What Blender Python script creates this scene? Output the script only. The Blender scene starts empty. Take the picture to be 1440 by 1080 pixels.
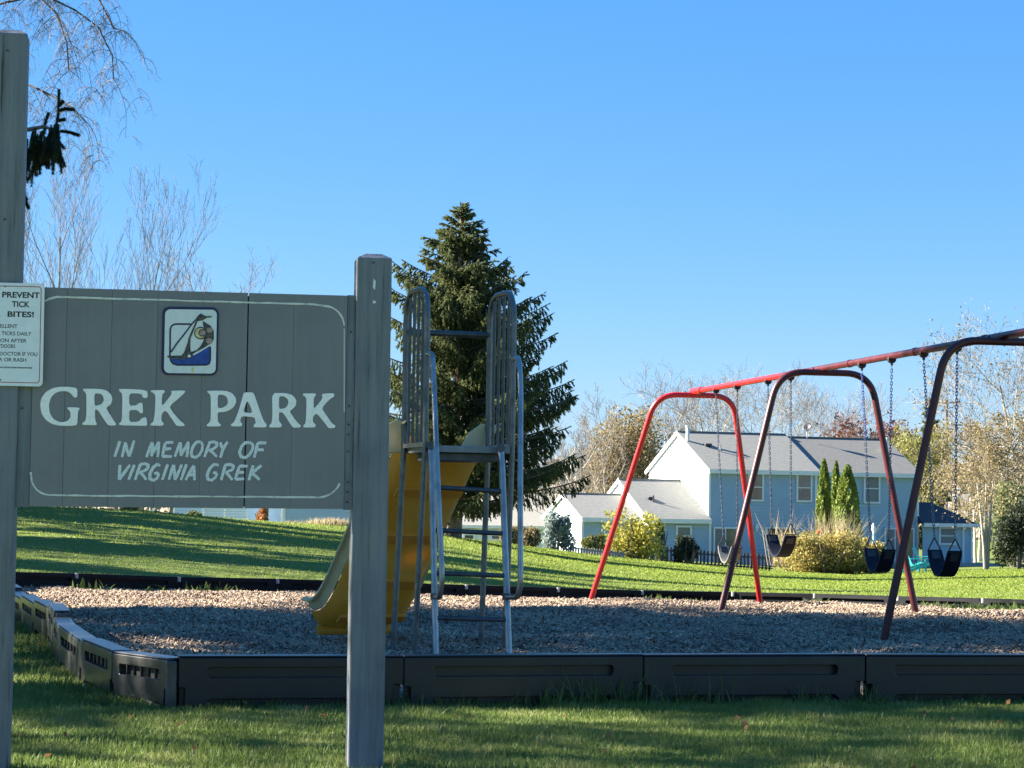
import bpy, math, random
import numpy as np
from mathutils import Vector, Matrix
from mathutils.geometry import tessellate_polygon
R = math.radians
PI = math.pi
SC = bpy.context.scene
COL = SC.collection

# ------------------------------------------------------------------ camera
CAM = Vector((0.0, 0.0, 1.0))
FPX = 3200.0                       # focal length in photo pixels (77 mm equivalent)
PITCH = math.atan(176.0 / FPX)
ROLL = 0.0144
_f = Vector((0, math.cos(PITCH), math.sin(PITCH)))
_r0 = Vector((1, 0, 0)); _u0 = Vector((0, -math.sin(PITCH), math.cos(PITCH)))
_R = _r0 * math.cos(ROLL) + _u0 * math.sin(ROLL)
_U = _u0 * math.cos(ROLL) - _r0 * math.sin(ROLL)
cam_d = bpy.data.cameras.new("camera"); cam = bpy.data.objects.new("camera", cam_d); COL.objects.link(cam)
cam_d.sensor_width = 36.0; cam_d.lens = 36.0 * FPX / 1440.0
cam_d.clip_start = 0.1; cam_d.clip_end = 6000.0
m3 = Matrix((_R, _U, -_f)).transposed()
cam.matrix_world = Matrix.Translation(CAM) @ m3.to_4x4()
SC.camera = cam

# ------------------------------------------------------------------ light
SUN_EL, SUN_A = 27.0, 10.0         # elevation; degrees behind the exact left
w = bpy.data.worlds.new("World"); SC.world = w; w.use_nodes = True
nt = w.node_tree; bg = nt.nodes["Background"]
sky = nt.nodes.new("ShaderNodeTexSky"); sky.sky_type = 'NISHITA'; sky.sun_disc = False
sky.sun_elevation = R(SUN_EL); sky.sun_rotation = R(-(90 - SUN_A))
sky.altitude = 200; sky.air_density = 1.0; sky.dust_density = 0.0; sky.ozone_density = 3.4
hs = nt.nodes.new('ShaderNodeHueSaturation'); hs.inputs['Saturation'].default_value = 1.16; hs.inputs['Value'].default_value = .80
nt.links.new(sky.outputs[0], hs.inputs['Color']); mxs = nt.nodes.new('ShaderNodeMix'); mxs.data_type = 'RGBA'; mxs.inputs[0].default_value = .5
mxs.inputs[7].default_value = (.10, 1.28, 3.9, 1)      # even clear-air blue all over the sky
nt.links.new(hs.outputs[0], mxs.inputs[6]); nt.links.new(mxs.outputs[2], bg.inputs[0]); bg.inputs[1].default_value = 0.050
sd = bpy.data.lights.new("sun", 'SUN'); sun = bpy.data.objects.new("sun", sd); COL.objects.link(sun)
sd.energy = 5.0; sd.angle = R(0.53); sd.color = (1.0, 0.93, 0.80)
to_sun = Vector((-math.cos(R(SUN_EL)) * math.cos(R(SUN_A)), math.cos(R(SUN_EL)) * math.sin(R(SUN_A)), math.sin(R(SUN_EL))))
sun.rotation_euler = to_sun.to_track_quat('Z', 'Y').to_euler()
vs = SC.view_settings; vs.view_transform = 'Standard'; vs.look = 'None'; vs.gamma = 1.0
vs.use_curve_mapping = False; vs.exposure = 2.4

# ------------------------------------------------------------------ helpers
def ray(px, py):
    return _f + _R * ((px - 720) / FPX) + _U * ((540 - py) / FPX)
def at(px, py, d):                 # world point seen at photo pixel px,py and standing at distance y=d
    v = ray(px, py); return CAM + v * (d / v.y)
def on_plane(px, py, p0, n):
    v = ray(px, py); return CAM + v * ((p0 - CAM).dot(n) / v.dot(n))
def lerp(a, b, t): return a + (b - a) * t
def ss(a, b, x):
    t = min(1.0, max(0.0, (x - a) / (b - a))); return t * t * (3 - 2 * t)

WLOC = {}
def wl(o): return WLOC.get(o.name, Vector((0, 0, 0))) if o else Vector((0, 0, 0))
def tag(o, label=None, cat=None, group=None, kind=None):
    if label: o['label'] = label
    if cat: o['category'] = cat
    if group: o['group'] = group
    if kind: o['kind'] = kind
    return o
def empty(name, loc, label, cat, group=None):
    o = bpy.data.objects.new(name, None); COL.objects.link(o); o.location = loc
    o.empty_display_size = 0.2
    WLOC[o.name] = Vector(loc); return tag(o, label, cat, group)
def link(name, me, mat, parent=None, wloc=None, kind=None):
    o = bpy.data.objects.new(name, me); COL.objects.link(o)
    if mat is not None and len(me.materials) == 0: me.materials.append(mat)
    wloc = Vector((0, 0, 0)) if wloc is None else Vector(wloc)
    if parent is not None: o.parent = parent; o.location = wloc - wl(parent)
    else: o.location = wloc
    WLOC[o.name] = wloc
    if kind: o['kind'] = kind
    return o
def linkm(name, me, mat, parent, M):           # placed by a full matrix (parent unrotated)
    o = bpy.data.objects.new(name, me); COL.objects.link(o)
    if mat is not None and len(me.materials) == 0: me.materials.append(mat)
    t = M.to_translation(); o.parent = parent
    o.matrix_basis = Matrix.Translation(-wl(parent)) @ M
    WLOC[o.name] = t; return o
def frame_of(d, up=Vector((0, 0, 1))):
    d = d.normalized()
    if abs(d.dot(up)) > 0.95: up = Vector((0, 1, 0))
    a = d.cross(up).normalized(); return a, a.cross(d).normalized()

class MB:
    def __init__(s): s.v = []; s.f = []
    def quadstrip(s, ring_a, ring_b, n):
        for i in range(n):
            j = (i + 1) % n; s.f.append((ring_a + i, ring_a + j, ring_b + j, ring_b + i))
    def box(s, c, size, M=None):
        c = Vector(c); b = len(s.v); x, y, z = size[0] / 2, size[1] / 2, size[2] / 2
        for k in ((-x, -y, -z), (x, -y, -z), (x, y, -z), (-x, y, -z), (-x, -y, z), (x, -y, z), (x, y, z), (-x, y, z)):
            p = Vector(k)
            if M is not None: p = M @ p
            s.v.append(c + p)
        s.f += [(b, b+3, b+2, b+1), (b+4, b+5, b+6, b+7), (b, b+1, b+5, b+4), (b+1, b+2, b+6, b+5), (b+2, b+3, b+7, b+6), (b+3, b, b+4, b+7)]
        return s
    def bar(s, p0, p1, wa, wb, up=Vector((0, 0, 1))):       # rectangular bar; wa across, wb along up
        p0 = Vector(p0); p1 = Vector(p1); a, u = frame_of(p1 - p0, up); b = len(s.v)
        for p in (p0, p1):
            for (i, j) in ((-1, -1), (1, -1), (1, 1), (-1, 1)): s.v.append(p + a * (i * wa / 2) + u * (j * wb / 2))
        s.f += [(b, b+1, b+2, b+3), (b+7, b+6, b+5, b+4)]
        for i in range(4):
            j = (i + 1) % 4; s.f.append((b + i, b + 4 + i, b + 4 + j, b + j))
        return s
    def tube(s, pts, r, n=10, cap=True):
        pts = [Vector(p) for p in pts]; rs = r if isinstance(r, (list, tuple)) else [r] * len(pts)
        d = (pts[1] - pts[0]).normalized(); a, u = frame_of(d); base = len(s.v)
        for i, p in enumerate(pts):
            if i > 0:
                nd = (pts[min(i + 1, len(pts) - 1)] - pts[i - 1]).normalized()
                q = d.rotation_difference(nd); a = q @ a; u = q @ u; d = nd
            for k in range(n):
                t = 2 * PI * k / n; s.v.append(p + (a * math.cos(t) + u * math.sin(t)) * rs[i])
        for i in range(len(pts) - 1): s.quadstrip(base + i * n, base + (i + 1) * n, n)
        if cap:
            s.f.append(tuple(base + k for k in reversed(range(n))))
            s.f.append(tuple(base + (len(pts) - 1) * n + k for k in range(n)))
        return s
    def poly(s, pts):
        b = len(s.v); s.v += [Vector(p) for p in pts]; s.f.append(tuple(range(b, b + len(pts)))); return s
    def hexa(s, q0, q1):            # two quads (bottom, top) joined
        b = len(s.v); s.v += [Vector(p) for p in q0] + [Vector(p) for p in q1]
        s.f += [(b+3, b+2, b+1, b), (b+4, b+5, b+6, b+7)]
        for i in range(4):
            j = (i + 1) % 4; s.f.append((b + i, b + j, b + 4 + j, b + 4 + i))
        return s
    def plate(s, loops, fn, h, h0=0.0):       # loops: outer + holes in 2D; fn(x,y,offset)->world
        tris = tessellate_polygon([[Vector((x, y, 0)) for x, y in lp] for lp in loops])
        b = len(s.v); flat = [p for lp in loops for p in lp]
        for x, y in flat: s.v.append(fn(x, y, h))
        for t in tris: s.f.append((b + t[0], b + t[1], b + t[2]))
        c = len(s.v)
        for x, y in flat: s.v.append(fn(x, y, h0))
        k = 0
        for lp in loops:
            n = len(lp)
            for i in range(n):
                j = (i + 1) % n; s.f.append((b + k + i, b + k + j, c + k + j, c + k + i))
            k += n
        return s
    def mesh(s, smooth=False, origin=None, fix=False):
        o = origin or Vector((0, 0, 0)); me = bpy.data.meshes.new("m")
        me.from_pydata([(p[0] - o[0], p[1] - o[1], p[2] - o[2]) for p in s.v], [], s.f)
        if fix:
            import bmesh
            bm = bmesh.new(); bm.from_mesh(me); bmesh.ops.recalc_face_normals(bm, faces=bm.faces); bm.to_mesh(me); bm.free()
        if smooth:
            me.shade_smooth() if hasattr(me, 'shade_smooth') else None
            try: me.set_sharp_from_angle(angle=R(40))
            except Exception: pass
        me.update(); return me
    def build(s, name, mat, parent=None, smooth=False, kind=None, fix=True, bevel=0):
        V = s.v; lo = [min(p[i] for p in V) for i in range(3)]; hi = [max(p[i] for p in V) for i in range(3)]
        o = Vector([(lo[i] + hi[i]) / 2 for i in range(3)])
        ob = link(name, s.mesh(smooth, o, fix and len(s.f) < 40000), mat, parent, o, kind)
        if bevel:
            bv = ob.modifiers.new("bevel", 'BEVEL'); bv.width = bevel; bv.segments = 2; bv.limit_method = 'ANGLE'; bv.angle_limit = R(50)
        return ob

def np_mesh(V, F, origin=None, smooth=False):
    me = bpy.data.meshes.new("m"); V = np.asarray(V, dtype=np.float32); F = np.asarray(F, dtype=np.int32); k = F.shape[1]
    if origin is not None: V = V - np.array(origin, dtype=np.float32)
    me.vertices.add(len(V)); me.vertices.foreach_set('co', V.ravel())
    me.loops.add(F.size); me.loops.foreach_set('vertex_index', F.ravel())
    me.polygons.add(len(F)); me.polygons.foreach_set('loop_start', np.arange(0, F.size, k, dtype=np.int32))
    try: me.polygons.foreach_set('loop_total', np.full(len(F), k, dtype=np.int32))
    except Exception: pass
    me.update(calc_edges=True); me.validate()
    if smooth: me.polygons.foreach_set('use_smooth', np.ones(len(F), dtype=bool))
    return me

def rounded(pts, rad, n=6):        # fillet the corners of a 3D polyline
    pts = [Vector(p) for p in pts]; out = [pts[0]]
    for i in range(1, len(pts) - 1):
        a, b, c = pts[i - 1], pts[i], pts[i + 1]; r = rad[i - 1] if isinstance(rad, (list, tuple)) else rad
        d1 = (a - b); d2 = (c - b); r = min(r, d1.length * .49, d2.length * .49)
        p = b + d1.normalized() * r; q = b + d2.normalized() * r
        for k in range(n + 1):
            t = k / n; out.append(p * (1 - t) ** 2 + b * (2 * t * (1 - t)) + q * t ** 2)
    out.append(pts[-1]); return out

# ------------------------------------------------------------------ materials
def new_mat(name):
    m = bpy.data.materials.new(name); m.use_nodes = True; return m, m.node_tree, m.node_tree.nodes["Principled BSDF"]
def ramp(nt, stops):
    n = nt.nodes.new("ShaderNodeValToRGB"); e = n.color_ramp.elements
    while len(e) < len(stops): e.new(0.5)
    for i, (p, c) in enumerate(stops): e[i].position = p; e[i].color = (c[0], c[1], c[2], 1)
    return n
def noise_mat(name, stops, scale=5, detail=4, rough=0.8, spec=0.3, bump=0.0, bscale=None, stretch=(1, 1, 1), coord='Object',
              metallic=0.0, transl=0.0, bdist=0.01, rnd=0.0, nrough=0.6):
    m, nt, p = new_mat(name); L = nt.links.new
    tc = nt.nodes.new("ShaderNodeTexCoord"); mp = nt.nodes.new("ShaderNodeMapping"); mp.inputs['Scale'].default_value = stretch
    if coord == 'World':
        g = nt.nodes.new("ShaderNodeNewGeometry"); L(g.outputs['Position'], mp.inputs[0])
    else: L(tc.outputs[coord], mp.inputs[0])
    n = nt.nodes.new("ShaderNodeTexNoise"); n.inputs['Scale'].default_value = scale; n.inputs['Detail'].default_value = detail
    n.inputs['Roughness'].default_value = nrough
    L(mp.outputs[0], n.inputs['Vector']); rp = ramp(nt, stops); src = n.outputs['Fac']
    if rnd:
        oi = nt.nodes.new("ShaderNodeObjectInfo"); ad = nt.nodes.new("ShaderNodeMath"); ad.operation = 'MULTIPLY_ADD'
        L(oi.outputs['Random'], ad.inputs[0]); ad.inputs[1].default_value = rnd; L(src, ad.inputs[2])
        sb = nt.nodes.new("ShaderNodeMath"); sb.operation = 'SUBTRACT'; L(ad.outputs[0], sb.inputs[0]); sb.inputs[1].default_value = rnd / 2
        src = sb.outputs[0]
    L(src, rp.inputs[0]); L(rp.outputs[0], p.inputs['Base Color'])
    p.inputs['Roughness'].default_value = rough; p.inputs['Specular IOR Level'].default_value = spec
    p.inputs['Metallic'].default_value = metallic
    if bump:
        b = nt.nodes.new("ShaderNodeBump"); b.inputs['Strength'].default_value = bump; b.inputs['Distance'].default_value = bdist
        n2 = nt.nodes.new("ShaderNodeTexNoise"); n2.inputs['Scale'].default_value = bscale or scale * 3; n2.inputs['Detail'].default_value = 5
        L(mp.outputs[0], n2.inputs['Vector']); L(n2.outputs['Fac'], b.inputs['Height']); L(b.outputs[0], p.inputs['Normal'])
    if transl:
        out = nt.nodes["Material Output"]; tr = nt.nodes.new("ShaderNodeBsdfTranslucent"); mx = nt.nodes.new("ShaderNodeMixShader")
        L(rp.outputs[0], tr.inputs[0]); mx.inputs[0].default_value = transl; L(p.outputs[0], mx.inputs[1]); L(tr.outputs[0], mx.inputs[2])
        L(mx.outputs[0], out.inputs['Surface'])
    return m
def two(c, k=0.15, lo=.35, hi=.65):
    return [(lo, tuple(x * (1 - k) for x in c)), (hi, tuple(min(1, x * (1 + k)) for x in c))]

M = {}
def wood_paint(name, cols, cr, bs):
    m, nt, p = new_mat(name); L = nt.links.new
    tc = nt.nodes.new("ShaderNodeTexCoord"); mp = nt.nodes.new("ShaderNodeMapping"); mp.inputs['Scale'].default_value = (38, 38, 1.6)
    L(tc.outputs['Object'], mp.inputs[0])
    n = nt.nodes.new("ShaderNodeTexNoise"); n.inputs['Scale'].default_value = 1.0; n.inputs['Detail'].default_value = 6; n.inputs['Roughness'].default_value = .65
    L(mp.outputs[0], n.inputs['Vector'])
    crack = ramp(nt, cr); L(n.outputs['Fac'], crack.inputs[0])
    n2 = nt.nodes.new("ShaderNodeTexNoise"); n2.inputs['Scale'].default_value = 4; n2.inputs['Detail'].default_value = 5
    L(tc.outputs['Object'], n2.inputs['Vector'])
    base = ramp(nt, cols); L(n2.outputs['Fac'], base.inputs[0])
    mx = nt.nodes.new("ShaderNodeMix"); mx.data_type = 'RGBA'; mx.blend_type = 'MULTIPLY'; mx.inputs[0].default_value = 1
    L(base.outputs[0], mx.inputs[6]); L(crack.outputs[0], mx.inputs[7]); L(mx.outputs[2], p.inputs['Base Color'])
    b = nt.nodes.new("ShaderNodeBump"); b.inputs['Strength'].default_value = bs; b.inputs['Distance'].default_value = .006
    L(n.outputs['Fac'], b.inputs['Height']); L(b.outputs[0], p.inputs['Normal'])
    p.inputs['Roughness'].default_value = .6; p.inputs['Specular IOR Level'].default_value = .35
    return m
M['post'] = wood_paint("post_paint", [(.25, (.115, .127, .148)), (.5, (.155, .168, .190)), (.74, (.18, .19, .19)), (.80, (.27, .26, .24))], [(.34, (.28, .28, .28)), (.41, (.82, .82, .82)), (.60, (1.08, 1.08, 1.08))], .9)
M['sign_paint'] = wood_paint("sign_paint", [(.25, (.160, .158, .166)), (.5, (.186, .182, .190)), (.72, (.196, .190, .192)), (.82, (.23, .22, .205))], [(.24, (.45, .45, .45)), (.29, (.95, .95, .95)), (.66, (1.04, 1.04, 1.04))], .28)
M['letter'] = noise_mat("letter_paint", [(.3, (.74, .71, .69)), (.55, (.88, .85, .83)), (.72, (.78, .75, .70))], 60, 4, .55, .3, .2, 150)
M['brush'] = noise_mat("brush_paint", [(.30, (.46, .49, .50)), (.6, (.70, .73, .74))], 130, 5, .6, .3)
M['line'] = noise_mat("line_paint", [(.30, (.36, .37, .37)), (.5, (.64, .63, .57))], 45, 5, .6, .3)
M['emb_white'] = noise_mat("emblem_white", [(.3, (.60, .62, .62)), (.7, (.70, .71, .70))], 40, 4, .4, .4)
M['emb_navy'] = noise_mat("emblem_navy", two((.012, .014, .06)), 30, 3, .4, .4)
M['emb_blue'] = noise_mat("emblem_blue", two((.012, .05, .26), .25), 40, 3, .4, .4)
M['emb_black'] = noise_mat("emblem_dark", [(.35, (.02, .018, .018)), (.65, (.10, .085, .08))], 70, 4, .5, .4)
M['emb_yellow'] = noise_mat("emblem_yellow", two((.60, .50, .22)), 40, 3, .5, .4)
M['emb_mauve'] = noise_mat("emblem_mauve", two((.34, .22, .20), .3), 90, 3, .5, .4)
M['alu_white'] = noise_mat("tick_sign_white", [(.3, (.68, .70, .72)), (.7, (.76, .77, .78))], 20, 3, .35, .5)
M['print_black'] = noise_mat("print_black", two((.03, .03, .035)), 20, 2, .5, .3)
M['print_grey'] = noise_mat("print_grey", two((.09, .09, .10)), 20, 2, .5, .3)
M['print_red'] = noise_mat("print_red", two((.42, .10, .10)), 20, 2, .5, .3)
M['bolt'] = noise_mat("bolt_steel", two((.05, .05, .055)), 60, 2, .5, .5, metallic=.6)
M['galv'] = noise_mat("galvanised_tube", [(.3, (.17, .18, .18)), (.55, (.34, .35, .34)), (.72, (.22, .20, .16))], 9, 6, .30, .5, .15, 120, metallic=.8, stretch=(1, 1, .5))
M['galv_dark'] = noise_mat("dark_tube", [(.3, (.05, .06, .065)), (.7, (.10, .11, .11))], 9, 6, .45, .5, metallic=.5)
M['galv_mid'] = noise_mat('guard_tube', [(.3, (.08, .09, .09)), (.55, (.15, .16, .155)), (.72, (.11, .10, .08))], 9, 6, .38, .5, .15, 120, metallic=.6)
M['deck'] = noise_mat("deck_metal", [(.3, (.18, .19, .18)), (.7, (.28, .28, .26))], 12, 5, .5, .4, .1, metallic=.3)
M['slide'] = noise_mat("slide_plastic", [(.25, (.80, .40, .05)), (.5, (.90, .49, .08)), (.75, (.92, .58, .15))], 3.5, 6, .5, .4, .12, 30, transl=.5)
M['slide_pale'] = noise_mat("slide_plastic_sunlit", [(.25, (.70, .55, .27)), (.5, (.80, .68, .40)), (.75, (.86, .78, .52))], 5, 6, .55, .35, .2, 30, transl=.3)  # paler copy of the slide plastic; sunlight on the walls put into the colour
M['red'] = noise_mat("red_tube_paint", [(.22, (.10, .02, .02)), (.38, (.42, .012, .014)), (.7, (.52, .016, .018))], 7, 7, .35, .5, .12, 90)
M['red_shaded'] = noise_mat("shaded_red_tube_paint", [(.22, (.015, .006, .007)), (.42, (.055, .006, .008)), (.66, (.095, .009, .012)), (.82, (.19, .05, .045))], 7, 7, .42, .5, .12, 90)  # darker copy of the red paint; shade on the frames put into the colour
M['hanger'] = noise_mat("hanger_iron", two((.035, .03, .03)), 30, 3, .55, .4, metallic=.4)
M['chain'] = noise_mat("chain_steel", [(.3, (.10, .11, .14)), (.7, (.24, .25, .28))], 20, 4, .4, .5, metallic=.8)
M['chain_blue'] = noise_mat("blue_coated_chain", [(.3, (.05, .08, .26)), (.7, (.10, .15, .38))], 20, 4, .4, .5)
M['rubber'] = noise_mat("seat_rubber", [(.3, (.004, .005, .011)), (.7, (.008, .010, .024))], 14, 4, .65, .25, .2, 80)
M['rubber_grey'] = noise_mat("seat_rubber_grey", [(.3, (.10, .10, .09)), (.7, (.19, .18, .16))], 14, 4, .6, .4, .2, 80)
M['seat_plate'] = noise_mat("seat_clamp", two((.05, .05, .05)), 20, 3, .5, .4, metallic=.3)
M['timber'] = noise_mat("border_plastic", [(.28, (.004, .005, .006)), (.55, (.008, .010, .012)), (.82, (.025, .025, .025))], 5, 7, .36, .5, .25, 40, coord='Object', rnd=.15, bdist=.002)
M['timber_lit'] = noise_mat("border_plastic_lit", [(.28, (.018, .019, .020)), (.5, (.036, .036, .035)), (.75, (.085, .080, .072))], 7, 7, .30, .6, .25, 40, rnd=.2, bdist=.002)  # paler border plastic; sun and sky on the left tops put into the colour
M['grass'] = noise_mat("grass_blades", [(.25, (.09, .14, .035)), (.5, (.16, .22, .05)), (.62, (.26, .29, .09)), (.76, (.42, .36, .19))], 2.2, 6, .55, .35, coord='World', transl=.38, nrough=.75)
M['grass_far'] = noise_mat("lawn_blades", [(.25, (.16, .225, .030)), (.5, (.22, .285, .038)), (.75, (.31, .32, .07))], .7, 6, .6, .3, coord='World', transl=.38, nrough=.7)
M['ground'] = noise_mat("lawn_ground", [(.25, (.09, .13, .03)), (.5, (.13, .17, .04)), (.75, (.18, .195, .06))], 1.3, 8, .95, .1, .8, 9, coord='World', bdist=.05, nrough=.75)
M['mulch'] = noise_mat("mulch_ground", [(.28, (.10, .07, .052)), (.5, (.20, .15, .11)), (.7, (.34, .26, .19))], 14, 8, .95, .1, 1.0, 34, coord='World', bdist=.04, nrough=.8)
def chip_mat():
    m, nt, p = new_mat("wood_chip"); L = nt.links.new
    g = nt.nodes.new("ShaderNodeNewGeometry"); w1 = nt.nodes.new("ShaderNodeTexNoise"); w1.inputs['Scale'].default_value = 26; w1.inputs['Detail'].default_value = 3
    w2 = nt.nodes.new("ShaderNodeTexNoise"); w2.inputs['Scale'].default_value = .9; w2.inputs['Detail'].default_value = 7; w2.inputs['Roughness'].default_value = .7
    L(g.outputs['Position'], w1.inputs['Vector']); L(g.outputs['Position'], w2.inputs['Vector'])
    a = ramp(nt, [(.30, (.16, .125, .10)), (.45, (.31, .25, .20)), (.57, (.45, .37, .295)), (.72, (.66, .56, .45))]); L(w1.outputs['Fac'], a.inputs[0])
    b = ramp(nt, [(.34, (.55, .49, .44)), (.50, (.88, .80, .73)), (.68, (1.0, .95, .82))]); L(w2.outputs['Fac'], b.inputs[0])
    mx = nt.nodes.new("ShaderNodeMix"); mx.data_type = 'RGBA'; mx.blend_type = 'MULTIPLY'; mx.inputs[0].default_value = 1
    L(a.outputs[0], mx.inputs[6]); L(b.outputs[0], mx.inputs[7]); L(mx.outputs[2], p.inputs['Base Color'])
    p.inputs['Roughness'].default_value = .9; p.inputs['Specular IOR Level'].default_value = .15
    return m
M['chips'] = chip_mat()
M['weed'] = noise_mat("weed_leaf", [(.3, (.06, .10, .02)), (.6, (.14, .19, .05)), (.8, (.26, .25, .10))], 9, 4, .6, .3, coord='World', transl=.4)
M['dryleaf'] = noise_mat("dry_leaf", [(.3, (.16, .07, .03)), (.7, (.42, .22, .10))], 12, 4, .7, .3, coord='World', transl=.3)
M['needles'] = noise_mat("spruce_needles", [(.25, (.05, .075, .032)), (.5, (.125, .150, .060)), (.70, (.24, .235, .10)), (.85, (.36, .30, .17))], 2.6, 6, .65, .25, coord='World', transl=.42, nrough=.8)
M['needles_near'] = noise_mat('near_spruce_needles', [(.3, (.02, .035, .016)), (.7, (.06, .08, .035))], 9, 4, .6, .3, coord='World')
M['needles_dark'] = noise_mat("dark_spruce_needles", [(.3, (.012, .024, .012)), (.7, (.035, .045, .02))], 8, 4, .6, .3, coord='World')
M['bark'] = noise_mat("grey_bark", [(.3, (.10, .085, .07)), (.7, (.24, .205, .17))], 9, 6, .9, .2, .5, 30, stretch=(1, 1, .3))
M['bark_red'] = noise_mat("spruce_bark", [(.3, (.15, .10, .075)), (.7, (.36, .27, .20))], 8, 6, .9, .2, .5, 30, stretch=(1, 1, .3))
M['bark_pale'] = noise_mat("pale_bark", [(.3, (.30, .26, .21)), (.7, (.52, .46, .38))], 6, 6, .9, .2, .3, 20, stretch=(1, 1, .3))
M['twig'] = noise_mat("bare_twigs", [(.3, (.16, .13, .105)), (.7, (.32, .265, .21))], 2, 4, .85, .2, coord='World')
M['twig_grey'] = noise_mat('grey_twigs', [(.3, (.14, .12, .115)), (.7, (.26, .23, .22))], 2, 4, .85, .2, coord='World')
M['twig_dark'] = noise_mat("dark_twigs", [(.3, (.05, .04, .04)), (.7, (.13, .10, .09))], 2, 4, .85, .2, coord='World')
M['twig_pale'] = noise_mat("pale_twigs", [(.3, (.19, .155, .12)), (.7, (.36, .30, .235))], 2, 4, .85, .2, coord='World')
def leafm(name, a, b, c, tr=.35, sc=3.0): return noise_mat(name, [(.28, a), (.5, b), (.74, c)], sc, 6, .6, .25, coord='World', transl=tr, nrough=.85)
M['leaf_yellow'] = leafm("yellow_leaf", (.14, .19, .05), (.46, .42, .08), (.74, .56, .10), sc=1.8)
M['leaf_tan'] = leafm("tan_leaf", (.15, .12, .055), (.26, .205, .10), (.40, .31, .16), sc=1.5)
M['leaf_hedge'] = leafm("hedge_leaf", (.09, .11, .03), (.36, .30, .09), (.68, .44, .13), sc=1.4)
M['leaf_green'] = leafm("green_leaf", (.08, .11, .045), (.18, .21, .09), (.32, .31, .16))
M['leaf_dark'] = leafm("dark_leaf", (.016, .028, .016), (.045, .06, .035), (.10, .11, .07))
M['leaf_grey'] = leafm("silver_leaf", (.14, .18, .15), (.30, .36, .33), (.52, .56, .54))
M['leaf_arbor'] = leafm("arborvitae_leaf", (.08, .12, .02), (.18, .23, .04), (.28, .31, .07), tr=.3)
M['leaf_red'] = leafm("red_leaf", (.10, .05, .045), (.18, .085, .07), (.28, .16, .11))
M['leaf_ygreen'] = leafm("yellow_green_leaf", (.13, .14, .04), (.25, .25, .07), (.38, .34, .12))
M['leaf_orange'] = leafm("orange_leaf", (.30, .12, .05), (.50, .24, .10), (.60, .40, .22))
M['straw'] = leafm("straw_blade", (.26, .20, .11), (.42, .34, .20), (.58, .48, .32))
M['siding'] = noise_mat("blue_siding", [(.3, (.30, .41, .53)), (.7, (.34, .45, .57))], .8, 5, .6, .3, coord='World')
M['siding_teal'] = noise_mat("teal_blue_siding", [(.3, (.31, .43, .50)), (.7, (.35, .47, .54))], .8, 5, .6, .3, coord='World')
M['siding_pale'] = noise_mat("pale_blue_siding", [(.3, (.40, .50, .62)), (.7, (.44, .54, .65))], .8, 5, .6, .3, coord='World')
M['siding_gable'] = noise_mat("pale_gable_siding", [(.3, (.70, .75, .78)), (.7, (.74, .79, .81))], .8, 4, .6, .3, coord='World')
M['trim'] = noise_mat("white_trim", [(.3, (.66, .68, .68)), (.7, (.75, .76, .75))], 2, 4, .6, .3)
M['glass'] = noise_mat("window_glass", [(.35, (.035, .04, .045)), (.65, (.11, .12, .12))], 1.7, 3, .08, .8, coord='World')
M['blind'] = noise_mat("window_blind", [(.3, (.14, .145, .145)), (.7, (.22, .225, .22))], 6, 3, .5, .4, stretch=(1, 1, 6), coord='World')
def roof_mat(name, c1, c2):
    m, nt, p = new_mat(name); L = nt.links.new
    g = nt.nodes.new("ShaderNodeNewGeometry"); n = nt.nodes.new("ShaderNodeTexNoise"); n.inputs['Scale'].default_value = 5; n.inputs['Detail'].default_value = 8; n.inputs['Roughness'].default_value = .8
    L(g.outputs['Position'], n.inputs['Vector']); rp = ramp(nt, [(.3, c1), (.7, c2)]); L(n.outputs['Fac'], rp.inputs[0])
    mp = nt.nodes.new("ShaderNodeMapping"); mp.inputs['Scale'].default_value = (.01, .01, 1); L(g.outputs['Position'], mp.inputs[0])
    wv = nt.nodes.new("ShaderNodeTexWave"); wv.bands_direction = 'Z'; wv.inputs['Scale'].default_value = 3.2; wv.inputs['Distortion'].default_value = .4; L(mp.outputs[0], wv.inputs['Vector'])
    r2 = ramp(nt, [(0, (.88, .88, .88)), (.5, (1, 1, 1))]); L(wv.outputs['Color'], r2.inputs[0])
    mx = nt.nodes.new("ShaderNodeMix"); mx.data_type = 'RGBA'; mx.blend_type = 'MULTIPLY'; mx.inputs[0].default_value = 1
    L(rp.outputs[0], mx.inputs[6]); L(r2.outputs[0], mx.inputs[7]); L(mx.outputs[2], p.inputs['Base Color'])
    p.inputs['Roughness'].default_value = .9; return m
M['roof'] = roof_mat("grey_shingles", (.20, .195, .175), (.29, .28, .255))
M['roof_brown'] = roof_mat("brown_grey_shingles", (.14, .138, .128), (.23, .22, .205))
M['roof_navy'] = roof_mat("dark_shingles", (.03, .035, .05), (.06, .07, .09))
M['fence_dark'] = noise_mat("dark_fence_wood", [(.3, (.035, .035, .045)), (.7, (.08, .075, .08))], 6, 4, .8, .2, coord='World')
M['fence_pale'] = noise_mat("weathered_fence_wood", [(.3, (.28, .24, .21)), (.7, (.42, .37, .33))], 6, 4, .8, .2, coord='World')
M['teal'] = noise_mat("teal_plastic", [(.3, (.03, .42, .42)), (.7, (.05, .55, .53))], 6, 3, .4, .4)
M['metal_grey'] = noise_mat("grey_metal", two((.30, .31, .31)), 8, 3, .5, .4, metallic=.3)
M['metal_dark'] = noise_mat("dark_metal", two((.04, .04, .05)), 8, 3, .5, .4)
M['pole_wood'] = noise_mat("pole_wood", two((.13, .11, .12), .3), 8, 4, .9, .2, stretch=(1, 1, .2))
M['wire'] = noise_mat("cable", two((.45, .44, .42)), 8, 2, .6, .3)
M['orn_white'] = noise_mat("ornament_white", two((.72, .74, .76), .05), 8, 2, .4, .4)
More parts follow.
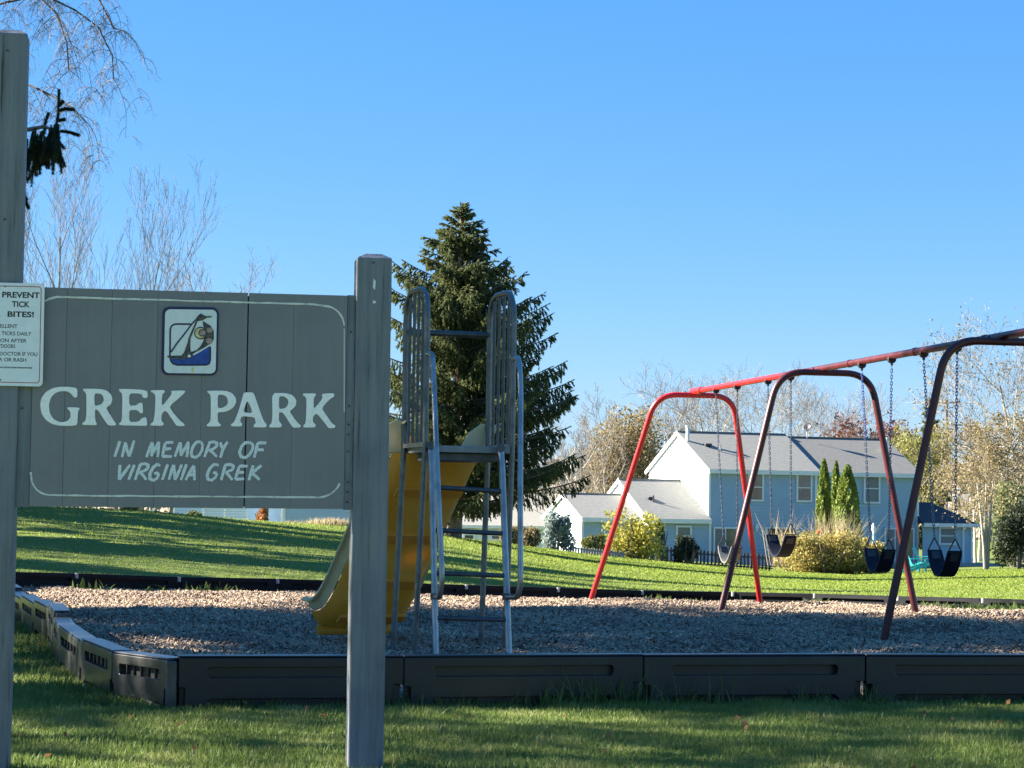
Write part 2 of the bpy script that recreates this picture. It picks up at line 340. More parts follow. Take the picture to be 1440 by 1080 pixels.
M['orn_blue'] = noise_mat("ornament_blue", two((.25, .50, .62), .1), 8, 2, .4, .4)
M['orn_red'] = noise_mat("ornament_red", two((.62, .13, .08), .1), 8, 2, .4, .4)
M['concrete'] = noise_mat("concrete", two((.34, .33, .32), .1), 6, 4, .9, .2, .3)

# ------------------------------------------------------------------ terrain
FB = [(20,805,26.5),(109,807,27),(253,812,27.6),(391,814.5,28.4),(525,819,29.1),(656,823,29.7),(785,827,30.2),(903,831,31),(1030,833,31),
      (1145,835.5,30.5),(1262,839,29.5),(1381,842,28.5),(1500,846,27.5),(1610,852,26.3),(1720,857,25.6),(1830,861,25)]
FBW = [at(*p) for p in FB]                         # tops of the far border joints
LC = [(-1.66,11.15),(-1.80,11.32),(-2.06,11.85),(-2.36,12.7),(-2.78,14.35),(-2.98,15.3),(-3.22,16.2),(-3.52,17.2),(-3.98,18.9),(-4.40,20.4),(-4.75,21.6),(-5.15,23.2),(-5.55,25.0),(-5.79,26.5)]
CREST = [(-700,62,1.0,0),(-100,60,704,1),(60,60,711,1),(200,62,718.5,1),(380,66,733,1),(500,70,742,1),(640,80,756,1),(700,90,762,1),(820,105,779,1),
         (900,110,787,1),(1080,115,803,1),(1200,115,808,1),(1440,115,801,1),(1700,115,800,1)]
_cu, _cd, _cz = [], [], []
for px, d, v, k in CREST:
    if k: p = at(px, v, d); _cu.append(p.x / p.y); _cd.append(d); _cz.append(p.z)
    else: _cu.append((px - 720) / FPX); _cd.append(d); _cz.append(v)
_bu = [p.x / p.y for p in FBW]; _bd = [p.y for p in FBW]; _bz = [p.z - .20 for p in FBW]
_cu, _cd, _cz, _bu, _bd, _bz = map(np.array, (_cu, _cd, _cz, _bu, _bd, _bz))
def gz(x, y):
    x = np.asarray(x, dtype=float); y = np.asarray(y, dtype=float); yy = np.maximum(y, 6.0)
    u = x / yy
    bd = np.interp(u, _bu, _bd); bz = np.interp(u, _bu, _bz); cd = np.interp(u, _cu, _cd); cz = np.interp(u, _cu, _cz)
    t1 = np.clip((yy - 22) / np.maximum(bd - 22, 1), 0, 1); near = bz * t1 ** 1.4
    t2 = np.clip((yy - bd) / (cd - bd), 0, 1); far = bz + (cz - bz) * t2
    t3 = np.clip((yy - cd) / 60, 0, 1); beyond = cz + (np.minimum(cz, -2.2) - cz) * t3
    near = near - .07 * np.clip((10.0 - yy) / 1.4, 0, 1)
    z = np.where(yy < bd, near, np.where(yy < cd, far, beyond))
    return z + 0.012 * np.sin(x * .9 + y * .37) * np.clip((yy - 30) / 20, 0, 1)
def g1(x, y): return float(gz(x, y))
def uneven(lo, hi, fine_lo, fine_hi, step, grow=1.25):
    a = list(np.arange(fine_lo, fine_hi + 1e-6, step)); s = step; v = fine_hi
    while v < hi: s *= grow; v += s; a.append(min(v, hi))
    s = step; v = fine_lo
    while v > lo: s *= grow; v -= s; a.insert(0, max(v, lo))
    return np.array(a)
xs = uneven(-2500, 2500, -32, 32, .5); ys = uneven(-300, 3500, 4, 130, .5)
GX, GY = np.meshgrid(xs, ys); GZ = gz(GX, GY)
def inpit(x, y):
    lx = np.interp(y, [p[1] for p in LC], [p[0] for p in LC]); fr = 11.15 + (np.asarray(x) + 1.66) * .252
    bk = np.interp(x, [p.x for p in FBW], [p.y for p in FBW])
    return (x > lx) & (y > fr) & (y < bk)
GZ = GZ - np.where(inpit(GX, GY), .03, 0)
nx, ny = len(xs), len(ys); idx = np.arange(nx * ny).reshape(ny, nx)
F = np.stack([idx[:-1, :-1], idx[:-1, 1:], idx[1:, 1:], idx[1:, :-1]], -1).reshape(-1, 4)
link("ground", np_mesh(np.stack([GX, GY, GZ], -1).reshape(-1, 3), F, smooth=True), M['ground'], kind='structure')

SWP = [(2.35, 26.2), (2.72, 24.4), (3.36, 20.9), (3.58, 19.5)]
def mz(x, y):
    x = np.asarray(x, dtype=float); y = np.asarray(y, dtype=float)
    z = gz(x, y) + .022 + .022 * np.sin(x * 1.9 + np.sin(y * 1.3) * 1.7) + .016 * np.sin(y * 2.3 + np.sin(x * 2.9)) + .008 * np.sin(x * 7.1 + y * 4.3)
    for (a, b) in SWP: z = z - .10 * np.exp(-((x - a) / .75) ** 2 - ((y - b) / .40) ** 2) + .03 * np.exp(-((x - a - 1.1) / .35) ** 2 - ((y - b) / .5) ** 2)
    return z - .07 * np.exp(-((x + 1.5) / .5) ** 2 - ((y - 17.3) / .6) ** 2)
def yfront(x):
    if x >= -1.66: return 11.15 + (x + 1.66) * .252
    return float(np.interp(-x, [-p[0] for p in LC], [p[1] for p in LC]))
def yback(x): return float(np.interp(x, [p.x for p in FBW], [p.y for p in FBW]))
cols = np.linspace(-5.75, 8.6, 160); rows = np.linspace(0, 1, 170); V = []
rn = np.random.RandomState(3)
for x in cols:
    a, b = yfront(x), yback(x)
    for t in rows: V.append((x, a + (b - a) * t, 0))
V = np.array(V); V[:, 2] = mz(V[:, 0], V[:, 1]) + rn.uniform(-.006, .006, len(V))
nr = len(rows); idx = np.arange(len(V)).reshape(len(cols), nr)
F = np.stack([idx[:-1, :-1], idx[1:, :-1], idx[1:, 1:], idx[:-1, 1:]], -1).reshape(-1, 4)
link("mulch_bed", np_mesh(V, F, smooth=True), M['mulch'], kind='structure')

def chips(n, seed):
    rs = np.random.RandomState(seed); x = rs.uniform(-5.7, 7.5, n * 3); y = 11.2 + (31 - 11.2) * rs.uniform(0, 1, n * 3) ** 1.25
    half = .235 * y + .3; ok = inpit(x, y) & (np.abs(x) < half); x, y = x[ok][:n], y[ok][:n]; n = len(x)
    L = rs.uniform(.007, .030, n); W = L * rs.uniform(.13, .38, n); H = W * rs.uniform(.25, .6, n)
    th = rs.uniform(0, 2 * PI, n); ti = rs.normal(0, .5, n)
    a = np.stack([np.cos(th) * np.cos(ti), np.sin(th) * np.cos(ti), np.sin(ti)], -1)
    b = np.stack([-np.sin(th), np.cos(th), rs.normal(0, .3, n)], -1); c = np.cross(a, b)
    z = mz(x, y) + .006 + rs.uniform(0, .018, n)
    P = np.stack([x, y, z], -1); vs = []
    for (i, j, k) in ((-1, -1, 0), (1, -.6, 0), (.8, 1, 0), (-1.1, .7, 0), (-.7, -.6, 1), (.9, -.5, 1), (.6, .8, 1), (-.9, .5, 1)):
        vs.append(P + a * (L * i)[:, None] + b * (W * j)[:, None] + c * (H * k * 2)[:, None])
    V = np.stack(vs, 1).reshape(-1, 3); o = (np.arange(n) * 8)[:, None, None]
    Fq = np.array([(4,5,6,7),(0,1,5,4),(1,2,6,5),(2,3,7,6),(3,0,4,7)])[None] + o
    return np_mesh(V, Fq.reshape(-1, 4))
link("wood_chips", chips(190000, 5), M['chips'], kind='stuff')

# ------------------------------------------------------------------ grass
def blades(x, y, h, w, seed, lean=.5, z0=None):
    rs = np.random.RandomState(seed); n = len(x); z = (gz(x, y) if z0 is None else z0) - .004
    th = rs.uniform(0, 2 * PI, n); ld = rs.uniform(0, 2 * PI, n); ln = np.abs(rs.normal(0, lean, n)) + .1
    sx, sy = np.cos(th) * w / 2, np.sin(th) * w / 2; dx, dy = np.cos(ld) * h * ln, np.sin(ld) * h * ln
    hz = h / np.sqrt(1 + ln ** 2)
    V = np.stack([np.stack([x - sx, y - sy, z], -1), np.stack([x + sx, y + sy, z], -1),
                  np.stack([x + dx * .35 + sx * .8, y + dy * .35 + sy * .8, z + hz * .6], -1), np.stack([x + dx * .35 - sx * .8, y + dy * .35 - sy * .8, z + hz * .6], -1),
                  np.stack([x + dx, y + dy, z + hz], -1)], 1).reshape(-1, 3)
    o = (np.arange(n) * 5)[:, None, None]
    return V, (np.array([(0, 1, 2), (0, 2, 3), (3, 2, 4)])[None] + o).reshape(-1, 3)
def patch(n, xlo, xhi, ylo, yhi, seed, ok, power=1.0):
    rs = np.random.RandomState(seed); x = rs.uniform(xlo, xhi, n); y = ylo + (yhi - ylo) * rs.uniform(0, 1, n) ** power
    k = ok(x, y); return x[k], y[k]
infr = lambda x, y: np.abs(x) < .232 * y + .8
rs = np.random.RandomState(11)
from mathutils import noise as mnoise
def vnoise(x, y, s):
    return np.array([mnoise.noise(Vector((a * s, b * s, 3.3))) for a, b in zip(x, y)])
x, y = patch(430000, -3.8, 3.8, 8.3, 12.5, 21, lambda x, y: infr(x, y) & ~inpit(x, y) & (y < 11.4 + (x + 1.66) * .252 + .6))
hn = 1 + .6 * vnoise(x, y, 1.7) + .35 * vnoise(x, y, 6.0)
h = rs.uniform(.018, .050, len(x)) * np.clip(hn, .5, 1.8); wd = rs.uniform(.0025, .0055, len(x))
V, F = blades(x, y, h, wd, 22, .55)
link("near_grass", np_mesh(V, F), M['grass'], kind='stuff')
x, y = patch(330000, -6.2, -1.6, 11.0, 29, 23, lambda x, y: infr(x, y) & ~inpit(x, y) & (x < -1.7) & (y < 27.2 + (x+5.8)*.4))
hn = 1 + .6 * vnoise(x, y, 1.2)
h = rs.uniform(.02, .06, len(x)) * np.clip(hn, .5, 1.8); V, F = blades(x, y, h, rs.uniform(.004, .009, len(x)), 24, .55)
link("side_grass", np_mesh(V, F), M['grass'], kind='stuff')
def farok(x, y): return infr(x, y) & (y > np.interp(x, [p.x for p in FBW], [p.y for p in FBW]) + .1)
x, y = patch(520000, -30, 30, 26.5, 118, 25, farok, 1.5)
h = rs.uniform(.018, .042, len(x)) * (1 + (y - 26) / 90); V, F = blades(x, y, h, rs.uniform(.006, .014, len(x)) * (1 + (y - 26) / 30), 26, .9)
link("far_lawn_grass", np_mesh(V, F), M['grass_far'], kind='stuff')
# longer tufts and weeds at the foot of the borders
def tufts(spots, seed, hmin, hmax, wmin, wmax, per, spread, lean=.5):
    rs = np.random.RandomState(seed); X, Y, Hh = [], [], []
    for (a, b, s) in spots:
        X.append(a + rs.normal(0, spread * s, per)); Y.append(b + rs.normal(0, spread * s, per)); Hh.append(rs.uniform(hmin, hmax, per) * s)
    X, Y, Hh = map(np.concatenate, (X, Y, Hh)); return blades(X, Y, Hh, rs.uniform(wmin, wmax, len(X)), seed + 1, lean)
rs = np.random.RandomState(31); sp = []
for i in range(70):
    a = rs.uniform(-1.5, 2.9); sp.append((a, 11.15 + (a + 1.66) * .252 - rs.uniform(.03, .14), rs.uniform(.5, 1.0)))
for a, s in ((.32, 1.9), (.37, 2.1), (.48, 1.6), (.55, 2.2), (.68, 1.7), (.35, 2.0), (.42, 1.7), (.62, 2.0), (.80, 1.8), (.92, 1.6), (1.55, 1.5), (1.05, 2.1), (.2, 1.4), (1.9, 1.3), (-.6, 1.2)):
    sp.append((a, 11.15 + (a + 1.66) * .252 - .08, s))
for i in range(60):
    t = rs.uniform(0, 12.9); k = int(t); q = t - k; sp.append((lerp(LC[k][0], LC[min(k+1,13)][0], q) - rs.uniform(.1, .3), lerp(LC[k][1], LC[min(k+1,13)][1], q) - .05, rs.uniform(.5, 1.3)))
V, F = tufts(sp, 33, .04, .12, .004, .009, 22, .035)
link("border_weeds", np_mesh(V, F), M['weed'], kind='stuff')

# ------------------------------------------------------------------ foliage tools
def leaf_np(P, size, seed, aspect=.6, updir=None):
    rs = np.random.RandomState(seed); n = len(P); a = rs.normal(size=(n, 3))
    if updir is not None: a = a * .6 + np.array(updir)
    a /= np.linalg.norm(a, axis=1)[:, None]; b = np.cross(a, rs.normal(size=(n, 3))); b /= np.linalg.norm(b, axis=1)[:, None]
    s = size * rs.uniform(.6, 1.4, n)[:, None]
    V = np.stack([P - a * s * .5, P + b * s * aspect * .5, P + a * s * .5, P - b * s * aspect * .5], 1).reshape(-1, 3)
    return V, np.arange(n * 4).reshape(n, 4)
def blob_points(n, lumps, seed, shell=.75):
    """lumps: list of (cx,cy,cz,rx,ry,rz)"""
    rs = np.random.RandomState(seed); L = np.array(lumps); wgt = (L[:, 3] * L[:, 5]); wgt = wgt / wgt.sum()
    k = rs.choice(len(L), n, p=wgt); d = rs.normal(size=(n, 3)); d /= np.linalg.norm(d, axis=1)[:, None]
    r = shell + (1 - shell) * rs.uniform(-1, 1, n) * 1.0; r = np.where(rs.uniform(size=n) < .25, rs.uniform(.2, 1, n), r)
    return L[k, :3] + d * L[k, 3:6] * r[:, None]
def stems_mb(base, spread, h, n, r, rnd):
    mb = MB()
    for i in range(n):
        a = rnd.uniform(0, 2 * PI); q = rnd.uniform(.3, 1) * spread; b0 = base + Vector((math.cos(a) * q * .2, math.sin(a) * q * .2, -.05))
        e = base + Vector((math.cos(a) * q, math.sin(a) * q, h * rnd.uniform(.6, 1)))
        m = b0.lerp(e, .5) + Vector((rnd.uniform(-.1, .1), rnd.uniform(-.1, .1), h * .08)); mb.tube([b0, m, e], [r, r * .7, r * .3], 4, False)
    return mb
def bush(name, label, cat, px, d, ybase, wpx, hpx, n, leaf, mat, seed, lumps=9, group=None, depth=None, trunkm='bark', updir=None, aspect=.6):
    rnd = random.Random(seed); s = FPX / d; c = at(px, ybase, d); gzv = g1(c.x, c.y); c.z = min(c.z, gzv)
    wdt = wpx / s; hgt = hpx / s; dep = depth or wdt * .6
    root = empty(name, c, label, cat, group); L = []
    for i in range(lumps):
        u = rnd.uniform(-1, 1); v = rnd.uniform(-1, 1); t = rnd.uniform(.18, .82)
        rr = rnd.uniform(.22, .36); env = 1 - .35 * t
        L.append((u * wdt * .32 * env, v * dep * .3, hgt * t, wdt * rr * .7, dep * rr, min(hgt * .26, hgt * (1 - t))))
    P = blob_points(n, L, seed); P[:, 2] = np.abs(P[:, 2])
    V, F = leaf_np(P, leaf, seed + 1, aspect, updir)
    link("foliage", np_mesh(V, F), M[mat], root, c)
    stems_mb(c, wdt * .35, hgt * .8, 9, .03 + .01 * hgt, rnd).build("stem", M[trunkm], root)
    return root

# ------------------------------------------------------------------ bare trees
def bare(seed, H, counts=(9, 7, 6, 5), trunk_r=None, twig=.012, spread=.55, fork=.25, up=.35, droop=0.0, lfac=.55):
    rnd = random.Random(seed); tr = MB(); cr = MB(); tips = []
    r0 = trunk_r or H * .016
    def branch(p, d, L, r, lvl):
        ns = 6 if lvl == 0 else (4 if lvl < 3 else 2); pts = [p]; dd = d.copy(); seg = L / ns
        for i in range(ns):
            wob = .10 if lvl == 0 else .22
            dd = (dd + Vector((rnd.uniform(-1, 1), rnd.uniform(-1, 1), rnd.uniform(-.6, .8))) * wob + Vector((0, 0, up * .25 - droop * (.5 if lvl >= 2 else 0)))).normalized()
            pts.append(pts[-1] + dd * seg)
        rs_ = [max(twig * .6, r * (1 - .75 * i / ns)) for i in range(ns + 1)]
        (tr if lvl <= 1 else cr).tube(pts, rs_, (8, 6, 4, 3, 3, 3)[lvl], False)
        if lvl >= len(counts): tips.append(pts[-1]); return
        for k in range(counts[lvl]):
            t = fork + (1 - fork) * (k + rnd.uniform(.1, .9)) / counts[lvl]; fi = t * ns; i = min(ns - 1, int(fi)); q = pts[i].lerp(pts[i + 1], fi - i)
            ax = (pts[i + 1] - pts[i]).normalized(); a, u = frame_of(ax); ph = k * 2.4 + rnd.uniform(-.6, .6)
            side = a * math.cos(ph) + u * math.sin(ph); nd = (ax * (1 - spread * .5) + side * spread * rnd.uniform(.8, 1.3)).normalized()
            if lvl >= 1 and not droop: nd = (nd + Vector((0, 0, .25))).normalized()
            branch(q, nd, L * lfac * (1.15 - .55 * t) * rnd.uniform(.75, 1.25), max(twig, r * (1 - .7 * t) * .55), lvl + 1)
    branch(Vector((0, 0, -.2)), Vector((0, 0, 1)), H * .82, r0, 0)
    return tr.mesh(True), cr.mesh(), tips
BT = {}
def tree_mesh(key, **k):
    if key not in BT: BT[key] = bare(**k)
    return BT[key]
def bare_tree(key, label, px, ytop, d, seed, twigm='twig', barkm='bark', leaves=None, group=None, rot=None, name="bare_tree", wscale=1.0, x=None, height=None, **kw):
    kw.setdefault('H', 12.0); kw.setdefault('seed', seed); tr, cr, tips = tree_mesh(key, **kw)
    if x is None: p = at(px, ytop, d); top = p.z; x = p.x
    else: top = None
    z0 = g1(x, d); hgt = height or (top - z0); sc = hgt / (kw['H'] * 1.0)
    root = empty(name, Vector((x, d, z0)), label, "tree", group)
    rz = rot if rot is not None else seed * 1.7
    Mx = Matrix.Translation((x, d, z0)) @ Matrix.Rotation(rz, 4, 'Z') @ Matrix.Diagonal((sc * wscale, sc * wscale, sc, 1))
    def cp(me, nm, mt):
        key2 = (me.name, mt)
        if key2 not in BT: q = me.copy(); q.materials.clear(); q.materials.append(M[mt]); BT[key2] = q
        return linkm(nm, BT[key2], None, root, Mx)
    cp(tr, "trunk", barkm); cp(cr, "crown", twigm)
    if leaves:
        lm, cnt, size = leaves; rs = np.random.RandomState(seed); T = np.array([tuple(t) for t in tips]); T = T[T[:, 2] > kw['H'] * .15]
        P = T[rs.randint(0, len(T), cnt)] + rs.normal(0, .22, (cnt, 3)); V, F = leaf_np(P, size / sc, seed + 5)
        me = np_mesh(V, F); me.materials.append(M[lm]); linkm("leaves", me, None, root, Mx)
    return root

# ------------------------------------------------------------------ spruce
def needle_cloud(segs, per, nl, nw, seed):
    """segs: array n x 7 (p0, p1, thickness)"""
    rs = np.random.RandomState(seed); S = np.array(segs); n = len(S); S = np.repeat(S, per, 0); m = len(S)
    t = rs.uniform(0, 1, m)[:, None]; p0, p1 = S[:, :3], S[:, 3:6]; ax = p1 - p0; ax = ax / (np.linalg.norm(ax, axis=1)[:, None] + 1e-9)
    c = p0 + (p1 - p0) * t; rd = rs.normal(size=(m, 3)); rd -= ax * (rd * ax).sum(1)[:, None]; rd /= np.linalg.norm(rd, axis=1)[:, None]
    ln = nl * rs.uniform(.6, 1.3, m)[:, None]; tip = c + ax * ln * .75 + rd * (S[:, 6:7] * rs.uniform(.5, 1.2, (m, 1)))
    sd = np.cross(ax, rd) * nw * rs.uniform(.6, 1.3, m)[:, None]
    V = np.stack([c - sd, c + sd, tip], 1).reshape(-1, 3); return V, np.arange(m * 3).reshape(m, 3)
def spruce(seed, H, rfun, zlow, per=26, nl=.13, nw=.028, whorl=.30, gap=.12, droop=1.0, thick=.055, nb=7):
    rnd = random.Random(seed); segs = []; wood = MB(); z = H - .25; trunk = MB()
    trunk.tube([(0, 0, -.3), (.03, 0, H * .35), (-.02, .02, H * .7), (0, 0, H - .1)], [H * .019, H * .015, H * .008, .02], 10, False)
    for i in range(8):
        a = rnd.uniform(0, 6.28); zz = H - .1 - i * .05; segs.append((0, 0, zz, math.cos(a) * .12, math.sin(a) * .12, zz + .16, thick * .7))
    segs.append((0, 0, H - .4, 0, 0, H + .05, thick * .6))
    while z > zlow:
        t = 1 - z / H; rmax = rfun(t)
        for k in range(nb + rnd.choice((-1, 0, 1))):
            if rnd.random() < gap: continue
            a = rnd.uniform(0, 2 * PI); L = rmax * (rnd.uniform(.60, 1.05) if t > .12 else rnd.uniform(.8, 1.0)); z0 = z + rnd.uniform(-.15, .15)
            rise = lerp(1.0, -.08, min(1, t * 1.5)) * rnd.uniform(.75, 1.25); ns = max(4, int(L / .28)); pts = []
            for i in range(ns + 1):
                s = i / ns; r = L * s; zz = z0 + L * (rise * s * (1 - .35 * s)) + (L * .16 * s ** 3 if t > .25 else 0)
                wa = a + .10 * math.sin(s * 3 + k); pts.append(Vector((math.cos(wa) * r, math.sin(wa) * r, zz)))
            wood.tube(pts, [max(.006, .012 + .010 * L * (1 - i / ns)) for i in range(ns + 1)], 4, False)
            tot = 0; step = .105
            s = .10
            while s < 1.0:
                fi = s * ns; i = min(ns - 1, int(fi)); p = pts[i].lerp(pts[i + 1], fi - i); ax = (pts[i + 1] - pts[i]).normalized(); side = ax.cross(Vector((0, 0, 1))).normalized()
                for sg in (-1, 1):
                    if rnd.random() < .12: continue
                    bl = min(.62, .16 + .26 * L * (1 - s) ** .8 * rnd.uniform(.6, 1.2)); dr = droop * min(1, t * 2.6) * rnd.uniform(.3, 1.5)
                    d = (ax * rnd.uniform(.5, .9) + side * sg * rnd.uniform(.45, .9) + Vector((0, 0, -dr))).normalized(); q = p + d * bl
                    segs.append((*p, *q, thick))
                    if bl > .22:
                        d2 = (d + Vector((rnd.uniform(-.3, .3), rnd.uniform(-.3, .3), -.5 * dr))).normalized(); q2 = p.lerp(q, .55) + d2 * bl * .6; segs.append((*p.lerp(q, .55), *q2, thick * .9))
                if rnd.random() < .5 * min(1, t * 2): segs.append((*p, *(p + Vector((rnd.uniform(-.05, .05), rnd.uniform(-.05, .05), -rnd.uniform(.15, .42) * droop))), thick * .8))
                s += step / L
            segs.append((*pts[-2], *(pts[-1] + (pts[-1] - pts[-2]) * .3), thick))
        z -= whorl * rnd.uniform(.75, 1.3) * lerp(.75, 1.15, t)
    V, F = needle_cloud(segs, per, nl, nw, seed)
    return trunk.mesh(True), wood.mesh(), np_mesh(V, F)
def place_spruce(meshes, label, x, y, sc, rot, nm='needles', group=None, wide=1.0):
    z0 = g1(x, y); root = empty("spruce_tree", Vector((x, y, z0)), label, "tree", group)
    Mx = Matrix.Translation((x, y, z0)) @ Matrix.Rotation(rot, 4, 'Z') @ Matrix.Diagonal((sc * wide, sc * wide, sc, 1))
    for me, n, mt in zip(meshes, ("trunk", "branches", "needles"), ('bark_red', 'bark', nm)): linkm(n, me, M[mt], root, Mx)
    return root

# ================================================================== PARK SIGN
SL, SR = Vector((at(45, 600, 8.87).x, 8.87, 0)), Vector((at(495, 600, 9.05).x, 9.05, 0))
st = (SR - SL).normalized(); sn = Vector((st.y, -st.x, 0)).normalized()       # sn: toward the camera
FACE = SL + Vector((0, 0, 1))
def S(px, py, off=0.0): return on_plane(px, py, FACE, sn) + sn * off
sign = empty("park_sign", Vector((lerp(SL.x, SR.x, .5), 8.96, 0)), "grey painted wooden park sign with white lettering between two square posts", "sign")
def post(pl_b, pr_b, ytop, ybot_px_pair, nm, ztop=None):
    # pl_b/pr_b: pixel x of the left and right front edges at py=600
    a, b = S(pl_b, 600), S(pr_b, 600); wd = (b - a).length; c = (a + b) / 2; mb = MB()
    ctr = Vector((c.x, c.y, 0)) + sn * (.012 - wd / 2); zt = ztop; lean = 0
    X = st * (wd / 2); Y = sn * (wd / 2); q0 = []; q1 = []; q2 = []
    for (i, j) in ((-1, -1), (1, -1), (1, 1), (-1, 1)):
        q0.append(ctr + X * i + Y * j + Vector((0, 0, -.3))); q1.append(ctr + X * i + Y * j + Vector((0, 0, zt - .02))); q2.append(ctr + X * i * .45 + Y * j * .45 + Vector((0, 0, zt)))
    b0 = len(mb.v); mb.v += q0 + q1 + q2
    for k in (0, 4):
        for i in range(4): j = (i + 1) % 4; mb.f.append((b0 + k + i, b0 + k + j, b0 + k + 4 + j, b0 + k + 4 + i))
    mb.f.append((b0 + 8, b0 + 9, b0 + 10, b0 + 11)); mb.f.append((b0 + 3, b0 + 2, b0 + 1, b0))
    return mb.build(nm, M['post'], sign, bevel=.006)
zr = S(525, 356).z; zl = S(15, 40).z
post(497.5, 547, 0, 0, "post", zr); pl = post(-26, 24.5, 0, 0, "post", zl)
# planks: seams in pixels at the top edge; each its own board
top = lambda x: 404 + (x - 65) * .0276; bot = lambda x: 712 + (x - 22) * .0085
seams = [45, 91, 155, 219, 283, 346.5, 411, 486]; TH = .036
for i in range(len(seams) - 1):
    a, b = seams[i], seams[i + 1]; g = .9 if (abs(b - 346.5) < 1) else .10; ga = .9 if abs(a - 346.5) < 1 else .10
    dz = random.Random(i).uniform(-.0015, .0015); lo, hi = a + ga, b - g
    def E(px, py, off): # seams are plumb on the board
        t = S(px, 560); q = S(px, py); return Vector((t.x, t.y, q.z)) + sn * off
    q0 = [E(lo, bot(lo), dz), E(hi, bot(hi), dz), E(hi, bot(hi), dz - TH), E(lo, bot(lo), dz - TH)]
    q1 = [E(lo, top(lo), dz), E(hi, top(hi), dz), E(hi, top(hi), dz - TH), E(lo, top(lo), dz - TH)]
    MB().hexa(q0, q1).build("plank", M['sign_paint'], sign, bevel=.0006)
for (a, b, off) in ((24.9, 45, -.008), (486, 497.2, -.004)):
    def E(px, py, off):
        t = S(px, 560); q = S(px, py); return Vector((t.x, t.y, q.z)) + sn * off
    q0 = [E(a, bot(a) + 1, off), E(b - .2, bot(b) + 1, off), E(b - .2, bot(b) + 1, off - .03), E(a, bot(a) + 1, off - .03)]
    q1 = [E(a, top(a) - 1, off), E(b - .2, top(b) - 1, off), E(b - .2, top(b) - 1, off - .03), E(a, top(a) - 1, off - .03)]
    MB().hexa(q0, q1).build("batten", M['post'], sign, bevel=.002)
for (bx, by) in ((493.5, 467), (491, 571), (490.5, 597), (490, 611), (489.5, 635), (489, 678), (488.5, 692), (488, 706), (31, 574), (524.5, 370)):
    p = S(bx, by, -.003 if bx < 500 else .0125); MB().tube([p, p + sn * .004], .0042, 8).build("bolt", M['bolt'], sign, smooth=True)
for (bx, by) in ((11, 72), (7, 309)):
    p = S(bx, by, .0125); MB().tube([p, p + sn * .003], .0045, 8).build("bolt", M['bolt'], sign, smooth=True)
q0 = [S(47, 711, -TH - .001), S(485, 713, -TH - .001), S(485, 713, -TH - .02), S(47, 711, -TH - .02)]
q1 = [S(47, 407, -TH - .001), S(485, 418.5, -TH - .001), S(485, 418.5, -TH - .02), S(47, 407, -TH - .02)]
MB().hexa(q0, q1).build("gap_backing", M['metal_dark'], sign)  # added dark sheet that keeps light from showing through the plank gaps
# paint chips on the right post
for pts in (((525, 392), (528, 396), (527, 408), (524, 405)), ((524, 423), (529, 424), (527, 427), (524, 427))):
    MB().plate([list(pts)], lambda x, y, o: S(x, y, o), .0132, .0118).build("paint_chip", M['emb_white'], sign)
# border line
def ribbon(pts, wfun, h, h0=.001, mb=None):
    mb = mb or MB(); n = len(pts); Lp = []; Rp = []
    for i, p in enumerate(pts):
        a = pts[max(0, i - 1)]; b = pts[min(n - 1, i + 1)]; dx, dy = b[0] - a[0], b[1] - a[1]; l = math.hypot(dx, dy) or 1
        w_ = wfun(i / (n - 1)) / 2; Lp.append((p[0] - dy / l * w_, p[1] + dx / l * w_)); Rp.append((p[0] + dy / l * w_, p[1] - dx / l * w_))
    for i in range(n - 1):
        q = [Lp[i], Lp[i + 1], Rp[i + 1], Rp[i]]; mb.hexa([S(x, y, h0) for x, y in q], [S(x, y, h) for x, y in q])
    return mb
def arc(cx, cy, rx, ry, a0, a1, n=8): return [(cx + rx * math.cos(R(lerp(a0, a1, k / n))), cy + ry * math.sin(R(lerp(a0, a1, k / n)))) for k in range(n + 1)]
jit = random.Random(4)
def wl_(t): return 2.6 + jit.uniform(-.7, .5)
lnpts = [(62, 424)] + [(70, 420)] + [(x, 417.5 + (x - 75) * .0285 + jit.uniform(-.3, .3)) for x in range(80, 452, 12)] + arc(455, 459, 29, 29, -85, -2, 8)[1:]
ribbon(lnpts, wl_, .0018).build("border_line", M['line'], sign)
ribbon([(484, y + .0) for y in (462, 500, 540, 580)], lambda t: 1.2, .0016).build("border_line", M['line'], sign)
lnpts = [(43, 664)] + arc(70, 670, 26, 26, 165, 95, 7) + [(x, 696.5 + (x - 72) * .008 + jit.uniform(-.3, .3)) for x in range(84, 440, 12)] + arc(447, 668, 33, 31.5, 88, 22, 7)
ribbon(lnpts, wl_, .0018).build("border_line", M['line'], sign)

